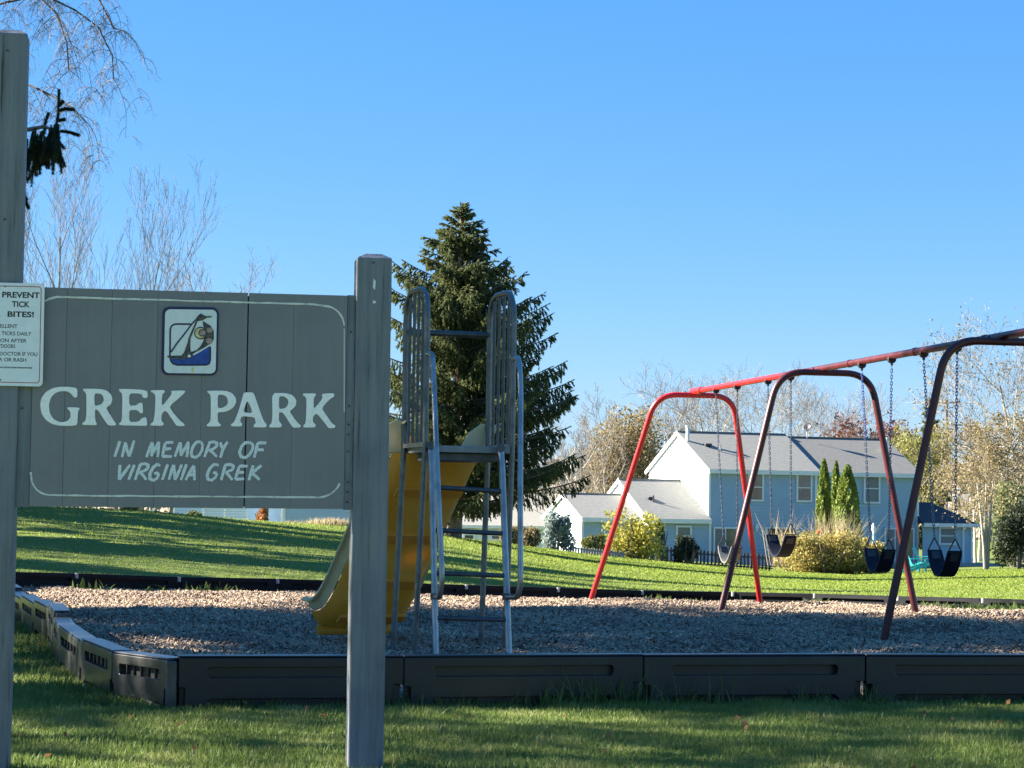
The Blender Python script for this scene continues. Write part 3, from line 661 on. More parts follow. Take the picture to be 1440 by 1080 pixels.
# carved capitals
def tr_(ox, oy, sc): return lambda pts: [(ox + x / sc, oy + y / sc) for x, y in pts]
def smooth_loop(pts, it=1):
    for _ in range(it):
        out = []; n = len(pts)
        for i in range(n):
            a, b = pts[i], pts[(i + 1) % n]; out.append((a[0] * .82 + b[0] * .18, a[1] * .82 + b[1] * .18)); out.append((a[0] * .18 + b[0] * .82, a[1] * .18 + b[1] * .82))
        pts = out
    return pts
T1 = tr_(50, 535, 6.545); T2 = tr_(280, 540, 7.2)
LET = [(T1, [[(385,70),(385,155),(355,158),(325,120),(290,100),(235,98),(180,115),(140,160),(122,225),(130,300),(165,355),(210,380),(255,385),(300,370),(320,340),(322,290),(290,255),(300,245),(400,250),(407,262),(390,285),(385,410),(330,418),(240,418),(160,405),(95,365),(55,305),(42,230),(52,165),(95,105),(165,68),(240,58),(320,60)]]),
 (T1, [[(440,75),(600,78),(660,95),(700,135),(708,180),(690,225),(650,250),(670,290),(720,370),(742,400),(735,415),(670,415),(640,375),(575,275),(548,262),(548,350),(555,378),(565,400),(560,412),(430,410),(432,390),(460,372),(468,300),(468,130),(455,105),(436,92)], [(542,118),(600,122),(625,150),(628,190),(605,220),(565,232),(542,228)]]),
 (T1, [[(770,75),(1025,88),(1035,150),(1010,165),(985,155),(980,130),(950,120),(862,118),(862,232),(925,230),(950,208),(985,205),(990,300),(965,302),(935,272),(862,272),(862,385),(950,378),(980,345),(1020,338),(1028,410),(1010,418),(770,412),(768,395),(795,375),(800,130),(785,110),(768,95)]]),
 (T1, [[(1062,90),(1185,88),(1190,108),(1165,130),(1160,245),(1255,125),(1245,95),(1370,92),(1380,105),(1335,150),(1232,238),(1260,290),(1330,370),(1372,402),(1370,420),(1300,420),(1275,385),(1198,272),(1160,310),(1158,370),(1185,400),(1170,418),(1060,415),(1055,402),(1085,380),(1098,300),(1105,140),(1085,115),(1062,105)]]),
 (T2, [[(80,68),(270,68),(330,90),(370,135),(375,185),(350,235),(300,270),(240,285),(188,285),(188,370),(200,395),(222,410),(215,430),(80,430),(75,412),(105,390),(118,350),(118,125),(105,100),(85,85)], [(188,110),(240,108),(280,130),(292,175),(280,215),(240,240),(188,245)]]),
 (T2, [[(455,85),(545,85),(560,110),(650,370),(685,410),(680,440),(550,438),(552,415),(575,395),(562,335),(430,325),(415,375),(438,405),(430,430),(322,428),(320,410),(355,385),(400,270),(440,130)], [(484,165),(520,225),(540,295),(444,288)]]),
 (T2, [[(738,90),(880,92),(950,115),(985,165),(980,215),(945,255),(915,275),(960,345),(1000,395),(1030,420),(1025,440),(950,442),(920,400),(850,290),(808,283),(808,380),(838,410),(832,440),(712,440),(708,420),(735,395),(742,300)], [(808,125),(860,125),(900,155),(905,195),(885,235),(850,250),(808,252)]]),
 (T2, [[(1052,95),(1180,95),(1182,112),(1160,140),(1158,260),(1252,145),(1240,100),(1365,92),(1370,125),(1320,155),(1240,245),(1290,320),(1345,400),(1380,420),(1375,445),(1310,448),(1285,410),(1190,295),(1152,330),(1152,385),(1180,412),(1175,440),(1055,440),(1055,420),(1080,395),(1088,150),(1070,125),(1050,115)]])]
for T, loops in LET:
    MB().plate([smooth_loop(T(l)) for l in loops], lambda x, y, o: S(x, y, o), .0032, .0005).build("letter", M['letter'], sign)
T3 = tr_(150, 612, 6.0)
BR = [[[(112,50),(90,115),(68,182)]], [[(160,60),(145,120),(130,185)],[(158,62),(172,125),(190,180)],[(190,180),(212,110),(232,45)]],
 [[(385,60),(360,120),(335,185)],[(388,62),(385,120),(378,178)],[(378,172),(410,110),(440,55)],[(440,55),(436,120),(430,185)]],
 [[(495,65),(482,120),(470,182)],[(495,64),(530,60),(562,60)],[(485,118),(515,115),(545,112)],[(470,181),(510,178),(550,180)]],
 [[(620,60),(598,120),(575,182)],[(622,60),(625,120),(627,175)],[(627,172),(660,110),(692,55)],[(690,60),(684,120),(676,185)]],
 [[(795,55),(758,58),(728,95),(713,145),(720,180),(748,188),(785,165),(806,120),(808,80),(795,55)]],
 [[(870,60),(848,120),(825,185)],[(862,62),(905,56),(930,66),(928,92),(900,115),(858,128)],[(868,125),(900,150),(930,182)]],
 [[(960,60),(968,95),(980,118)],[(1022,55),(1000,85),(978,125),(968,160),(960,190)]],
 [[(1215,62),(1170,62),(1138,95),(1120,145),(1135,182),(1168,190),(1205,165),(1230,120),(1235,85),(1215,62)]],
 [[(1275,65),(1260,125),(1245,190)],[(1275,66),(1310,64),(1347,66)],[(1262,122),(1295,122),(1325,124)]],
 [[(112,250),(108,310),(105,375)],[(105,375),(150,315),(197,250)]], [[(235,250),(210,310),(185,375)]],
 [[(285,245),(262,310),(240,378)],[(282,246),(325,240),(350,252),(346,280),(318,300),(272,315)],[(282,312),(310,342),(335,375)]],
 [[(452,258),(425,245),(392,272),(365,325),(365,370),(395,382),(428,360),(442,322)],[(442,322),(420,320),(400,321)]],
 [[(515,245),(492,310),(470,378)]], [[(565,250),(545,310),(525,375)],[(566,250),(572,315),(577,378)],[(577,376),(605,315),(634,248)]],
 [[(674,245),(650,310),(627,378)]], [[(735,255),(700,315),(665,378)],[(736,256),(738,320),(742,380)],[(693,336),(716,334),(740,335)]],
 [[(945,252),(905,246),(870,280),(848,335),(853,372),(885,380),(920,355),(932,322)],[(932,320),(915,317),(895,318)]],
 [[(1002,250),(984,315),(966,380)],[(998,250),(1045,246),(1072,262),(1060,290),(1002,315)],[(1008,312),(1035,345),(1062,378)]],
 [[(1120,262),(1102,315),(1085,372)],[(1120,261),(1155,260),(1190,262)],[(1103,315),(1130,313),(1160,312)],[(1086,371),(1125,370),(1160,367)]],
 [[(1237,255),(1218,315),(1200,380)],[(1305,255),(1262,290),(1222,325)],[(1226,320),(1258,346),(1290,375)]]]
def dens(pts, k=4):
    out = []
    for i in range(len(pts) - 1):
        for j in range(k): out.append((lerp(pts[i][0], pts[i+1][0], j / k), lerp(pts[i][1], pts[i+1][1], j / k)))
    return out + [pts[-1]]
for li, strokes in enumerate(BR):
    mb = MB()
    for si, s_ in enumerate(strokes):
        j2 = random.Random(li * 7 + si); ribbon(dens(T3(s_)), lambda t: 4.5 * (1 - .35 * abs(t - .4)) + j2.uniform(-.35, .35), .0014 + si * .0003, .0004, mb)
    mb.build("letter", M['brush'], sign)
# emblem
T4 = tr_(220, 425, 9.82)
def rrect(x0, y0, x1, y1, r, n=6):
    return arc(x1 - r, y0 + r, r, r, -90, 0, n) + arc(x1 - r, y1 - r, r, r, 0, 90, n) + arc(x0 + r, y1 - r, r, r, 90, 180, n) + arc(x0 + r, y0 + r, r, r, 180, 270, n)
skew = lambda pts: [(x - (y - 540) * .02 + 0, y + (x - 460) * .012) for x, y in pts]
emb_base = MB().plate([T4(skew(rrect(75, 68, 853, 1010, 95)))], lambda x, y, o: S(x, y, o), .0040, .0005).build("emblem", M['emb_navy'], sign)
def em(loop, mat, h, par=emb_base): MB().plate([T4(loop)], lambda x, y, o: S(x, y, o), h, .0038).build("emblem_piece", M[mat], par)
em(skew(rrect(112, 102, 826, 982, 72)), 'emb_white', .0046)
def emr(pts, w_, mat, h):
    mb = MB(); ribbon(T4(pts), lambda t: w_ / 9.82, h, .004, mb); mb.build("emblem_piece", M[mat], emb_base)
em([(190,780),(350,790),(470,760),(600,690),(745,600),(745,800),(725,850),(690,866),(280,868),(215,840)], 'emb_blue', .0050)
emr([(470,305),(300,302),(240,308),(205,335),(190,380),(188,560),(186,750),(200,815),(230,850),(290,868),(500,868),(690,866),(728,848),(742,800),(744,700),(744,620)], 24, 'emb_navy', .0053)
em([(205,725),(470,310),(540,262),(440,540),(350,720)], 'emb_white', .0056)
em([(560,262),(620,262),(655,330),(655,400),(650,520),(600,620),(470,695),(468,540)], 'emb_white', .0056)
em([(640,260),(750,330),(790,400),(795,500),(770,560),(720,590),(640,640),(500,715),(462,695),(560,660),(620,590),(655,520),(650,450),(660,380),(640,300)], 'emb_black', .0060)
em([(545,262),(572,262),(470,500),(468,660),(520,760),(440,775),(330,790),(180,775),(148,755),(150,742),(345,738),(380,700),(430,560),(440,500)], 'emb_black', .0064)
emr([(600,190),(490,300),(380,450),(290,560),(200,690)], 20, 'emb_navy', .0067)
em([(525,255),(580,180),(612,156),(660,185),(690,196),(758,192),(764,210),(690,218),(640,250),(570,262)], 'emb_black', .0070)
em(arc(612, 428, 92, 88, 0, 340, 20), 'emb_black', .0073); em(arc(608, 428, 74, 70, 40, 330, 18), 'emb_yellow', .0076)
em(arc(636, 424, 58, 54, 0, 340, 16), 'emb_black', .0079); em(arc(636, 424, 44, 38, 0, 340, 16), 'emb_mauve', .0082)
em(arc(732, 388, 44, 36, 0, 340, 14), 'emb_mauve', .0073); em(arc(728, 535, 46, 40, 0, 340, 14), 'emb_mauve', .0073)
em(arc(452, 745, 24, 20, 0, 340, 10), 'emb_white', .0073); em([(485,905),(520,900),(515,970),(480,975)], 'emb_yellow', .0050)

# ---- tick warning sign fixed on the left post
tick = empty("tick_warning_sign", S(12, 470, .02), "white tick bite warning sign with thin red border screwed to the left post", "sign")
TX = (S(60, 470) - S(0, 470)).normalized(); O5 = .022
def TK(x, y, o): # crop5 pixels -> sheet with its own slight tilt
    px, py = x / 6.75, 390 + y / 6.75; return S(px, py, O5 + o)
def tkq(x, y): return (x + (540 - y) * .020, y + (x - 200) * .022)   # the sheet hangs slightly askew
sheet = [tkq(*p) for p in rrect(-300, 60, 418, 1035, 42)]
MB().plate([sheet], TK, .0015, -.0005).build("sign_sheet", M['alu_white'], tick)
o_, i_ = [tkq(*p) for p in rrect(-272, 88, 390, 1006, 34)], [tkq(*p) for p in rrect(-264, 96, 382, 998, 28)]
MB().plate([o_, i_[::-1]], TK, .0020, .0014).build("red_border", M['print_red'], tick)
for (bx, by) in ((45, 95), (18, 980), (-190, 95), (-190, 980)):
    p = TK(*tkq(bx, by), .0015); MB().tube([p, p + sn * .002], .0032, 8).build("screw", M['bolt'], tick, smooth=True)
def print_text(txt, x0, x1, ybase, h, mat, bold=.02):
    cu = bpy.data.curves.new("t", 'FONT'); cu.body = txt; cu.offset = bold; cu.extrude = 0; cu.resolution_u = 3
    ob = bpy.data.objects.new("t", cu); COL.objects.link(ob); dg = bpy.context.evaluated_depsgraph_get(); me = bpy.data.meshes.new_from_object(ob.evaluated_get(dg))
    vx = [v.co.x for v in me.vertices]; vy = [v.co.y for v in me.vertices]; a, b, c, d = min(vx), max(vx), 0.0, .70
    mb = MB(); base = []
    for v in me.vertices:
        X = lerp(x0, x1, (v.co.x - a) / (b - a)); Y = ybase - (v.co.y - c) / (d - c) * h; mb.v.append(TK(*tkq(X, Y), .0019))
    for p in me.polygons: mb.f.append(tuple(p.vertices))
    bpy.data.objects.remove(ob); bpy.data.curves.remove(cu); bpy.data.meshes.remove(me)
    return mb.build("lettering", M[mat], tick, fix=False)
print_text("PREVENT", 18, 374, 198, 52, 'print_black', .03); print_text("TICK", 112, 280, 286, 52, 'print_black', .03); print_text("BITES!", 72, 322, 380, 50, 'print_black', .03)
print_text("REPELLENT", -75, 168, 486, 34, 'print_grey'); print_text("FOR TICKS DAILY", -85, 302, 555, 34, 'print_grey')
print_text("SOON AFTER", -60, 258, 622, 34, 'print_grey'); print_text("OUTDOORS", -70, 152, 676, 34, 'print_grey')
print_text("DOCTOR IF YOU", 5, 362, 748, 34, 'print_grey'); print_text("FEVER OR RASH", -105, 258, 804, 34, 'print_grey')
MB().plate([[tkq(*p) for p in ((-60, 380), (-28, 310), (6, 380))]], TK, .0019, .0014).build("printed_symbol", M['print_red'], tick)
_r = random.Random(8); mb = MB(); xx = -60.0
while xx < 318:
    wv = _r.uniform(6, 16); mb.plate([[tkq(xx, 868), tkq(xx + wv, 868), tkq(xx + wv, 856 - _r.uniform(0, 5)), tkq(xx, 856)]], TK, .0019, .0014); xx += wv + 4
mb.build("small_print", M['print_grey'], tick)

# ================================================================== BORDER
SEGL = 1.0
def timber_mesh(H=.25, T=.10, ribs=True, seed=0):
    """unit length along +x (scaled on placing); top at z=0; moulded panels with a rounded slot on both sides"""
    mb = MB(); b = mb.box; n4 = 4
    b((0, 0, -H / 2 - .003), (.984, T - .082, H - .010))                       # core
    b((.0, 0, .002), (.997, T - .006, .010))                                   # cap
    for sg in (-1, 1):
        fn = lambda x, y, o, sg=sg: Vector((x * sg * -1, sg * (T / 2 - .043 + o), y))
        outer = [(-.497, -.004), (.497, -.004), (.497, -H * .55), (.46, -H * .55), (.44, -H + .002), (-.47, -H + .002), (-.47, -H * .60), (-.497, -H * .60)]
        zt, zb, xr, ry = -H * .20, -H * .40, .36, H * .10
        slot = [(xr + ry * .5 * math.cos(R(a)), (zt + zb) / 2 + ry * math.sin(R(a))) for a in range(-90, 91, 30)] + [(-xr - ry * .5 * math.cos(R(a)), (zt + zb) / 2 - ry * math.sin(R(a))) for a in range(-90, 91, 30)]
        low = [(.36, -H * .82), (.38, -H * .90), (.36, -H * .975), (-.36, -H * .975), (-.38, -H * .90), (-.36, -H * .82)]
        mb.plate([outer, slot, low], fn, .043, 0)
        if ribs:
            for k in range(-2, 3): b((k * .13, sg * (T / 2 - .014), (zt + zb) / 2), (.014, .014, H * .18))
    b((.503, .0, -H * .28), (.045, T * .70, H * .46))                          # tongue overlapping the next piece
    return mb.mesh(fix=True)
tm1 = timber_mesh(ribs=False); tm1.materials.append(M['timber'])
M['timber_far'] = noise_mat('border_plastic_far', [(.28, (.005, .006, .008)), (.7, (.014, .015, .018))], 5, 7, .7, .15, .25, 40, rnd=.15, bdist=.002)
tm3 = timber_mesh(ribs=False); tm3.materials.append(M['timber_far'])
tm2 = timber_mesh(); tm2.materials.append(M['timber_lit'])
border = empty("playground_border", Vector((0.5, 11.7, 0)), "black plastic interlocking border around the wood chip play area", "border")
def seg(p, q, top_p, top_q, me, H=.25, T=.10, nm="border_segment"):
    p3 = Vector((p[0], p[1], top_p)); q3 = Vector((q[0], q[1], top_q)); X = q3 - p3; L = X.length; X.normalize(); Y = Vector((0, 0, 1)).cross(X).normalized(); Z = X.cross(Y)
    mid = (p3 + q3) / 2; Mx = Matrix.Translation(mid) @ Matrix((X, Y, Z)).transposed().to_4x4() @ Matrix.Diagonal((L, T / .10, H / .25, 1))
    o = linkm(nm, me, None, border, Mx)
    bv = o.modifiers.new("bevel", 'BEVEL'); bv.width = .006; bv.segments = 2; bv.limit_method = 'ANGLE'; return o
fj = [(250,924),(565,923.5),(901,921.5),(1212,920.5),(1530,921.5),(1850,920),(2170,919),(2490,918),(2810,917)]
fr = random.Random(6); FP = []
for i, (px, py) in enumerate(fj):
    u = ray(px, py); lo = CAM; # point on the front line, y = 11.15+(x+1.66)*.252
    k = (11.15 + 1.66 * .252) / (u.y - .252 * u.x); FP.append(CAM + u * k)
for i in range(len(FP) - 1):
    dzz = fr.uniform(-.004, .004); seg(FP[i], FP[i + 1], FP[i].z + dzz, FP[i + 1].z + dzz, tm1)
# left curve: short pieces, some standing a little higher
CP = [(FP[0].x, FP[0].y), (-1.97, 11.70), (-2.30, 12.62), (-2.74, 14.20), (-2.98, 15.25), (-3.22, 16.25), (-3.54, 17.30), (-3.98, 18.9), (-4.38, 20.3), (-4.75, 21.6), (-5.15, 23.2), (-5.5, 24.9), (-5.79, 26.5)]
tops = [.245, .245, .235, .235, .275, .255, .235, .20, .235, .20, .19, .185]
for i in range(len(CP) - 1):
    o = seg(CP[i + 1], CP[i], tops[i] + (.004 if i % 3 else -.004), tops[i], tm2, H=.26, T=.115)
for i in range(len(FBW) - 1): seg(FBW[i], FBW[i + 1], FBW[i].z, FBW[i + 1].z, tm3, H=.22)
for p in FBW[1:-1]:    # pale spike heads at the far joints
    MB().tube([Vector(p) + Vector((0, -.06, -.05)), Vector(p) + Vector((0, -.06, .012))], .022, 8).build("joint_pin", M['concrete'], border, smooth=True)
MB().box(Vector((FP[0].x - .025, FP[0].y + .01, .12)), (.055, .09, .235)).build("corner_block", M['timber_lit'], border, bevel=.008)

# ================================================================== SLIDE
def pt(px, d): v = at(px, 700, d); return Vector((v.x, v.y, 0))
NL = pt(597, 15.0); NR = pt(719, 15.18); dirS = Vector((-.3, .95, 0)).normalized(); FLp = NL + dirS * .55; FRp = NR + dirS * .55
wS = (NR - NL).normalized(); PZ = at(650, 627, 15.05).z; GT = at(592, 403, 15.0).z
sl = empty("playground_slide", Vector(((NL.x + FRp.x) / 2, 15.35, 0)), "yellow plastic slide with grey metal ladder and tall barred guards", "slide")
TR = .021
def up(p, z): return Vector((p.x, p.y, z))
# guards: arch tube + inner bars
for (a, b) in ((NL, FLp), (NR, FRp)):
    za, zb = GT, GT - .0
    pts = rounded([up(a, -.1), up(a, za), up(b, zb), up(b, -.1)], .20, 8)
    # legs splay slightly out toward the ground
    P2 = []
    for p in pts:
        k = max(0, (PZ - p.z)) / PZ; P2.append(p - wS * (.055 * k if a is NL else .03 * k))
    # sample legs
    full = [P2[0], P2[0].lerp(Vector((pts[1].x, pts[1].y, PZ)), .999)] if False else None
    leg1 = [P2[0], up(a, PZ)] + [p for p in pts[1:-1]] + [up(b, PZ), P2[-1]]
    MB().tube(leg1, TR * .92, 10).build("guard_post", M['galv_mid'], sl, smooth=True)
    for k in range(1, 5):
        t = k / 5; p = a.lerp(b, t); zt = GT - .01 if .25 < t < .75 else GT - .035
        MB().tube([up(p, PZ + .01), up(p, zt)], .0108, 8).build("guard_bar", M['galv_dark'], sl, smooth=True)
    MB().bar(up(a, PZ + .005), up(b, PZ + .005), .03, .03).build("guard_rail", M['galv'], sl)
MB().tube([up(FLp, at(640, 469, 15.6).z), up(FRp, at(679, 471.5, 15.7).z)], .022, 10).build("cross_bar", M['galv_dark'], sl, smooth=True)
# platform deck
q = [NL - dirS * .03, NR - dirS * .03, FRp + dirS * .02, FLp + dirS * .02]
q = [q[0] + wS * .02, q[1] - wS * .02, q[2] - wS * .02, q[3] + wS * .02]
MB().hexa([up(p, PZ - .045) for p in q], [up(p, PZ) for p in q]).build("platform", M['deck'], sl, bevel=.004)
q = [NL + dirS * .05 + wS * .08, NR + dirS * .05 - wS * .08, FRp - dirS * .05 - wS * .08, FLp - dirS * .05 + wS * .08]
MB().hexa([up(p, PZ - .10) for p in q], [up(p, PZ - .047) for p in q]).build("platform_brace", M['galv_dark'], sl, bevel=.004)
# ladder
def P_(px, py, d): return at(px, py, d)
LA = [P_(606, 626, 14.96), P_(607, 650, 14.93), P_(613, 925, 14.72)]; LB = [P_(704, 629, 15.08), P_(705, 650, 15.05), P_(716, 925, 14.80)]
LB[1] = P_(706, 655, 15.05)
for Lx in (LA, LB):
    MB().tube(rounded([Lx[0], Lx[1], Lx[2], Lx[2] - Vector((0, 0, .1))], .05), .021, 10).build("ladder_rail", M['galv'], sl, smooth=True)
    MB().tube([Lx[0] - sn * 0 + Vector((0, -.03, -.005)), Lx[0] + Vector((0, .02, -.005))], .03, 8).build("bracket", M['galv_dark'], sl, smooth=True)
for py in (686.5, 747.5, 808, 870.5):
    def onl(Lx, py):
        a, b = Lx[1], Lx[2]; ya, yb = 650, 925; return a.lerp(b, (py - ya) / (yb - ya))
    MB().tube([onl(LA, py - 1), onl(LB, py + 1)], .0165, 10).build("rung", M['galv_dark'], sl, smooth=True)
# handrails
for (tx, ty, mid, bx, by, lx, ly, a) in ((597, 498, (609, 512), 622, 812, 611, 838, NL), (718, 503, (731, 518), 732, 818, 712, 838, NR)):
    pts = [up(a, at(tx, ty, 15.05).z), P_(mid[0] - 1, ty - 1, 14.92), P_(mid[0] + 1, ty + 40, 14.86), P_(lerp(mid[0], bx, .55), 690, 14.66), P_(bx, by, 14.58), P_(bx - 3, ly + 2, 14.60), P_(lx, ly + 1, 14.79)]
    MB().tube(rounded(pts, [.10, .08, .2, .16, .06], 6), .0185, 10).build("handrail", M['galv'], sl, smooth=True)
    e = P_(lx, ly + 1, 14.79); MB().tube([e + Vector((0, 0, -.022)), e + Vector((0, 0, .022))], .027, 10).build("clamp", M['galv_dark'], sl, smooth=True)
# chute
top_c = (FLp + FRp) / 2 + wS * .065; ex_c = Vector((at(497, 880, 17.1).x, 17.1, 0)); prof = []
t0 = up(top_c - dirS * .02, PZ - .02)
ch = [t0, up(top_c + dirS * .22, PZ - .035)]
run = Vector((ex_c.x, ex_c.y, 0)) - Vector((top_c.x, top_c.y, 0))
for t, z in ((.22, .86), (.32, .745), (.42, .63), (.52, .51), (.62, .39), (.71, .275), (.79, .19), (.86, .135), (.93, .115), (1.0, .110)):
    p = Vector((top_c.x, top_c.y, 0)) + run * t; ch.append(up(p, -.045 + PZ * z * 1.0))
side = Vector((0, 0, 1)).cross(run.normalized()) * -1       # to the right when going down
side = run.normalized().cross(Vector((0, 0, 1)))
SW = [.33, .355, .35, .345, .335, .34, .345, .35, .355, .36, .365, .37]; WH = [.20, .24, .22, .20, .19, .18, .18, .18, .19, .20, .21, .22]
cpts = rounded(ch, .12, 3) if False else ch
def chute_section(i):
    c = ch[i]; a = ch[max(0, i - 1)]; b = ch[min(len(ch) - 1, i + 1)]; tng = (b - a).normalized(); nrm = side.cross(tng) * 1.0
    if nrm.z < 0: nrm = -nrm
    wv = SW[i]; hh = WH[i]; prof = [(-wv - .05, hh - .03), (-wv - .045, hh), (-wv - .01, hh + .005), (-wv + .02, hh * .55), (-wv + .06, .03), (-wv + .13, 0), (0, -.004), (wv - .13, 0), (wv - .06, .03), (wv - .02, hh * .55), (wv + .01, hh + .005), (wv + .045, hh), (wv + .05, hh - .03)]
    return [c + side * x + nrm * y for x, y in prof]
secs = [chute_section(i) for i in range(len(ch))]; np_ = len(secs[0])
mb = MB()
for s_ in secs: mb.v += s_
for i in range(len(secs) - 1):
    for j in range(3, np_ - 4): a = i * np_ + j; mb.f.append((a, a + 1, a + np_ + 1, a + np_))
o = mb.build("chute", M['slide'], sl, smooth=True); so = o.modifiers.new("thick", 'SOLIDIFY'); so.thickness = .012; so.offset = 0; sb = o.modifiers.new("sub", 'SUBSURF'); sb.levels = 2; sb.render_levels = 2
for rng, nm in (((0, 3), 'l'), ((np_ - 4, np_ - 1), 'r')):
    mb = MB(); k = rng[1] - rng[0] + 1
    for s_ in secs: mb.v += s_[rng[0]:rng[1] + 1]
    for i in range(len(secs) - 1):
        for j in range(k - 1): a = i * k + j; mb.f.append((a, a + 1, a + k + 1, a + k))
    o = mb.build("side_wall", M['slide_pale'], sl, smooth=True); so = o.modifiers.new("thick", 'SOLIDIFY'); so.thickness = .014; so.offset = 0; sb = o.modifiers.new("sub", 'SUBSURF'); sb.levels = 2; sb.render_levels = 2
# underside ribs
for i in (2, 4, 6, 8):
    for tt in (.3,):
        c = ch[i].lerp(ch[i + 1], tt); tng = (ch[i + 1] - ch[i]).normalized(); nrm = side.cross(tng); nrm = nrm if nrm.z > 0 else -nrm
        wv = lerp(SW[i], SW[i + 1], tt) - .09; MB().bar(c - side * wv - nrm * .020, c + side * wv - nrm * .020, .085, .026, nrm).build("underside_rib", M['slide'], sl, bevel=.006)
# rolled exit lip
cE = ch[-1]; MB().tube([cE - side * .29 + Vector((0, .01, -.025)), cE + side * .29 + Vector((0, .01, -.025))], .04, 10).build("exit_lip", M['slide'], sl, smooth=True)
# entry wings standing up beside the platform
for a, outl in ((FLp, [(-.15, -.04), (-.15, .06), (-.12, .15), (-.05, .19), (.015, .17), (.02, -.04)]), (FRp, [(-.19, -.04), (-.17, .03), (-.13, .11), (-.05, .17), (-.015, .175), (-.01, -.04)])):
    b0 = up(a, PZ) + dirS * .05; n_ = len(outl); L = [b0 + wS * x + Vector((0, 0, y)) - dirS * (max(0, y) * .25) for x, y in outl]; Rr = [p + dirS * .022 for p in L]
    mb = MB(); mb.v += L + Rr; mb.f.append(tuple(range(n_))); mb.f.append(tuple(reversed(range(n_, 2 * n_))))
    for i in range(n_): j = (i + 1) % n_; mb.f.append((i, j, n_ + j, n_ + i))
    mb.build("entry_wing", M['slide_pale'], sl, bevel=.008)

# ================================================================== SWING SET
BA = Vector((2.17, 27.1, 2.43)); BB = Vector((3.97, 17.64, 2.43)); bd_ = (BB - BA).normalized(); pd_ = Vector((-bd_.y, bd_.x, 0)) # pd_ points right
if pd_.x < 0: pd_ = -pd_
sw = empty("swing_set", Vector((3.2, 21.5, 0)), "red tubular metal swing set frame with bent arch legs and long top bar", "swing set")
FR_ = .033
def barpt(px):      # point of the bar axis seen at pixel column px
    lo, hi = -3.0, 16.0
    for _ in range(50):
        m = (lo + hi) / 2; p = BA + bd_ * m; v = p - CAM; x = 720 + FPX * v.dot(_R) / v.dot(_f)
        if x < px: lo = m
        else: hi = m
    return BA + bd_ * lo
tb = barpt(1100); t1 = (tb - BA).length
MB().tube([BA - bd_ * .05, tb], FR_ * .97, 14).build("top_bar", M['red'], sw, smooth=True)
MB().tube([tb, BB + bd_ * 5.2], FR_ * .97, 14).build("top_bar", M['red_shaded'], sw, smooth=True)  # darker red from here on stands for the shaded length of the bar
o = MB().tube([BA - bd_ * .07, BA + bd_ * .35], FR_ * 1.25, 14).build("sleeve", M['red'], sw, smooth=True)
def sframe(c, hw_top, footL, footR, mat, zt, drop=.03):
    a = c - pd_ * hw_top; b = c + pd_ * hw_top; a = Vector((a.x, a.y, zt)); b = Vector((b.x, b.y, zt))
    pts = rounded([footL, a, b, footR], .26, 10); MB().tube(pts, FR_, 14).build("leg_frame", M[mat], sw, smooth=True)
zt = 2.43 - .045
fd = 27.75
sframe(BA + bd_ * .06, .47, at(829, 850, fd), at(1069, 848, fd + .35), 'red', zt)
c2 = barpt(1160); sframe(c2, .47, at(1012, 866, c2.y - .18), at(1289, 868, c2.y + .12), 'red_shaded', zt)
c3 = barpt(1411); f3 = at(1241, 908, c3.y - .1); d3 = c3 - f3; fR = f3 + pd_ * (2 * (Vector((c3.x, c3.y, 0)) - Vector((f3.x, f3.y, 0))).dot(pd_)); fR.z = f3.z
sframe(c3, .47, f3, fR, 'red_shaded', zt)
for c in (BA + bd_ * .06, c2, c3):
    for k in (-.12, .12): MB().tube([Vector((c.x, c.y, 2.355)) + pd_ * k, Vector((c.x, c.y, 2.43)) + pd_ * k], .009, 8).build("frame_bolt", M['hanger'], sw, smooth=True)
# joint collars along the bar
for px in (1195, 1287, 1385):
    p = barpt(px); MB().tube([p - bd_ * .03, p + bd_ * .03], FR_ * 1.15, 12).build("collar", M['red_shaded'], sw, smooth=True)
def link_mesh():
    mb = MB(); n = 10; pts = []
    for k in range(n + 1):
        t = 2 * PI * k / n; x = math.cos(t) * .0095; z = math.sin(t) * .0105 + (.009 if math.sin(t) > 0 else -.009) * (1 if abs(math.sin(t)) > .2 else 0); pts.append(Vector((x, 0, z)))
    mb.tube(pts, .0034, 5, False); return mb
LK = link_mesh()
def chain(p, q, mb):
    d = q - p; n = max(2, int(d.length / .0275)); dn = d.normalized(); a, u = frame_of(dn)
    for i in range(n):
        c = p + dn * ((i + .5) * d.length / n); x = a if i % 2 else u; y = dn.cross(x); b = len(mb.v)
        for v in LK.v: mb.v.append(c + x * v.x + y * v.y + dn * v.z)
        for f in LK.f: mb.f.append(tuple(b + k for k in f))
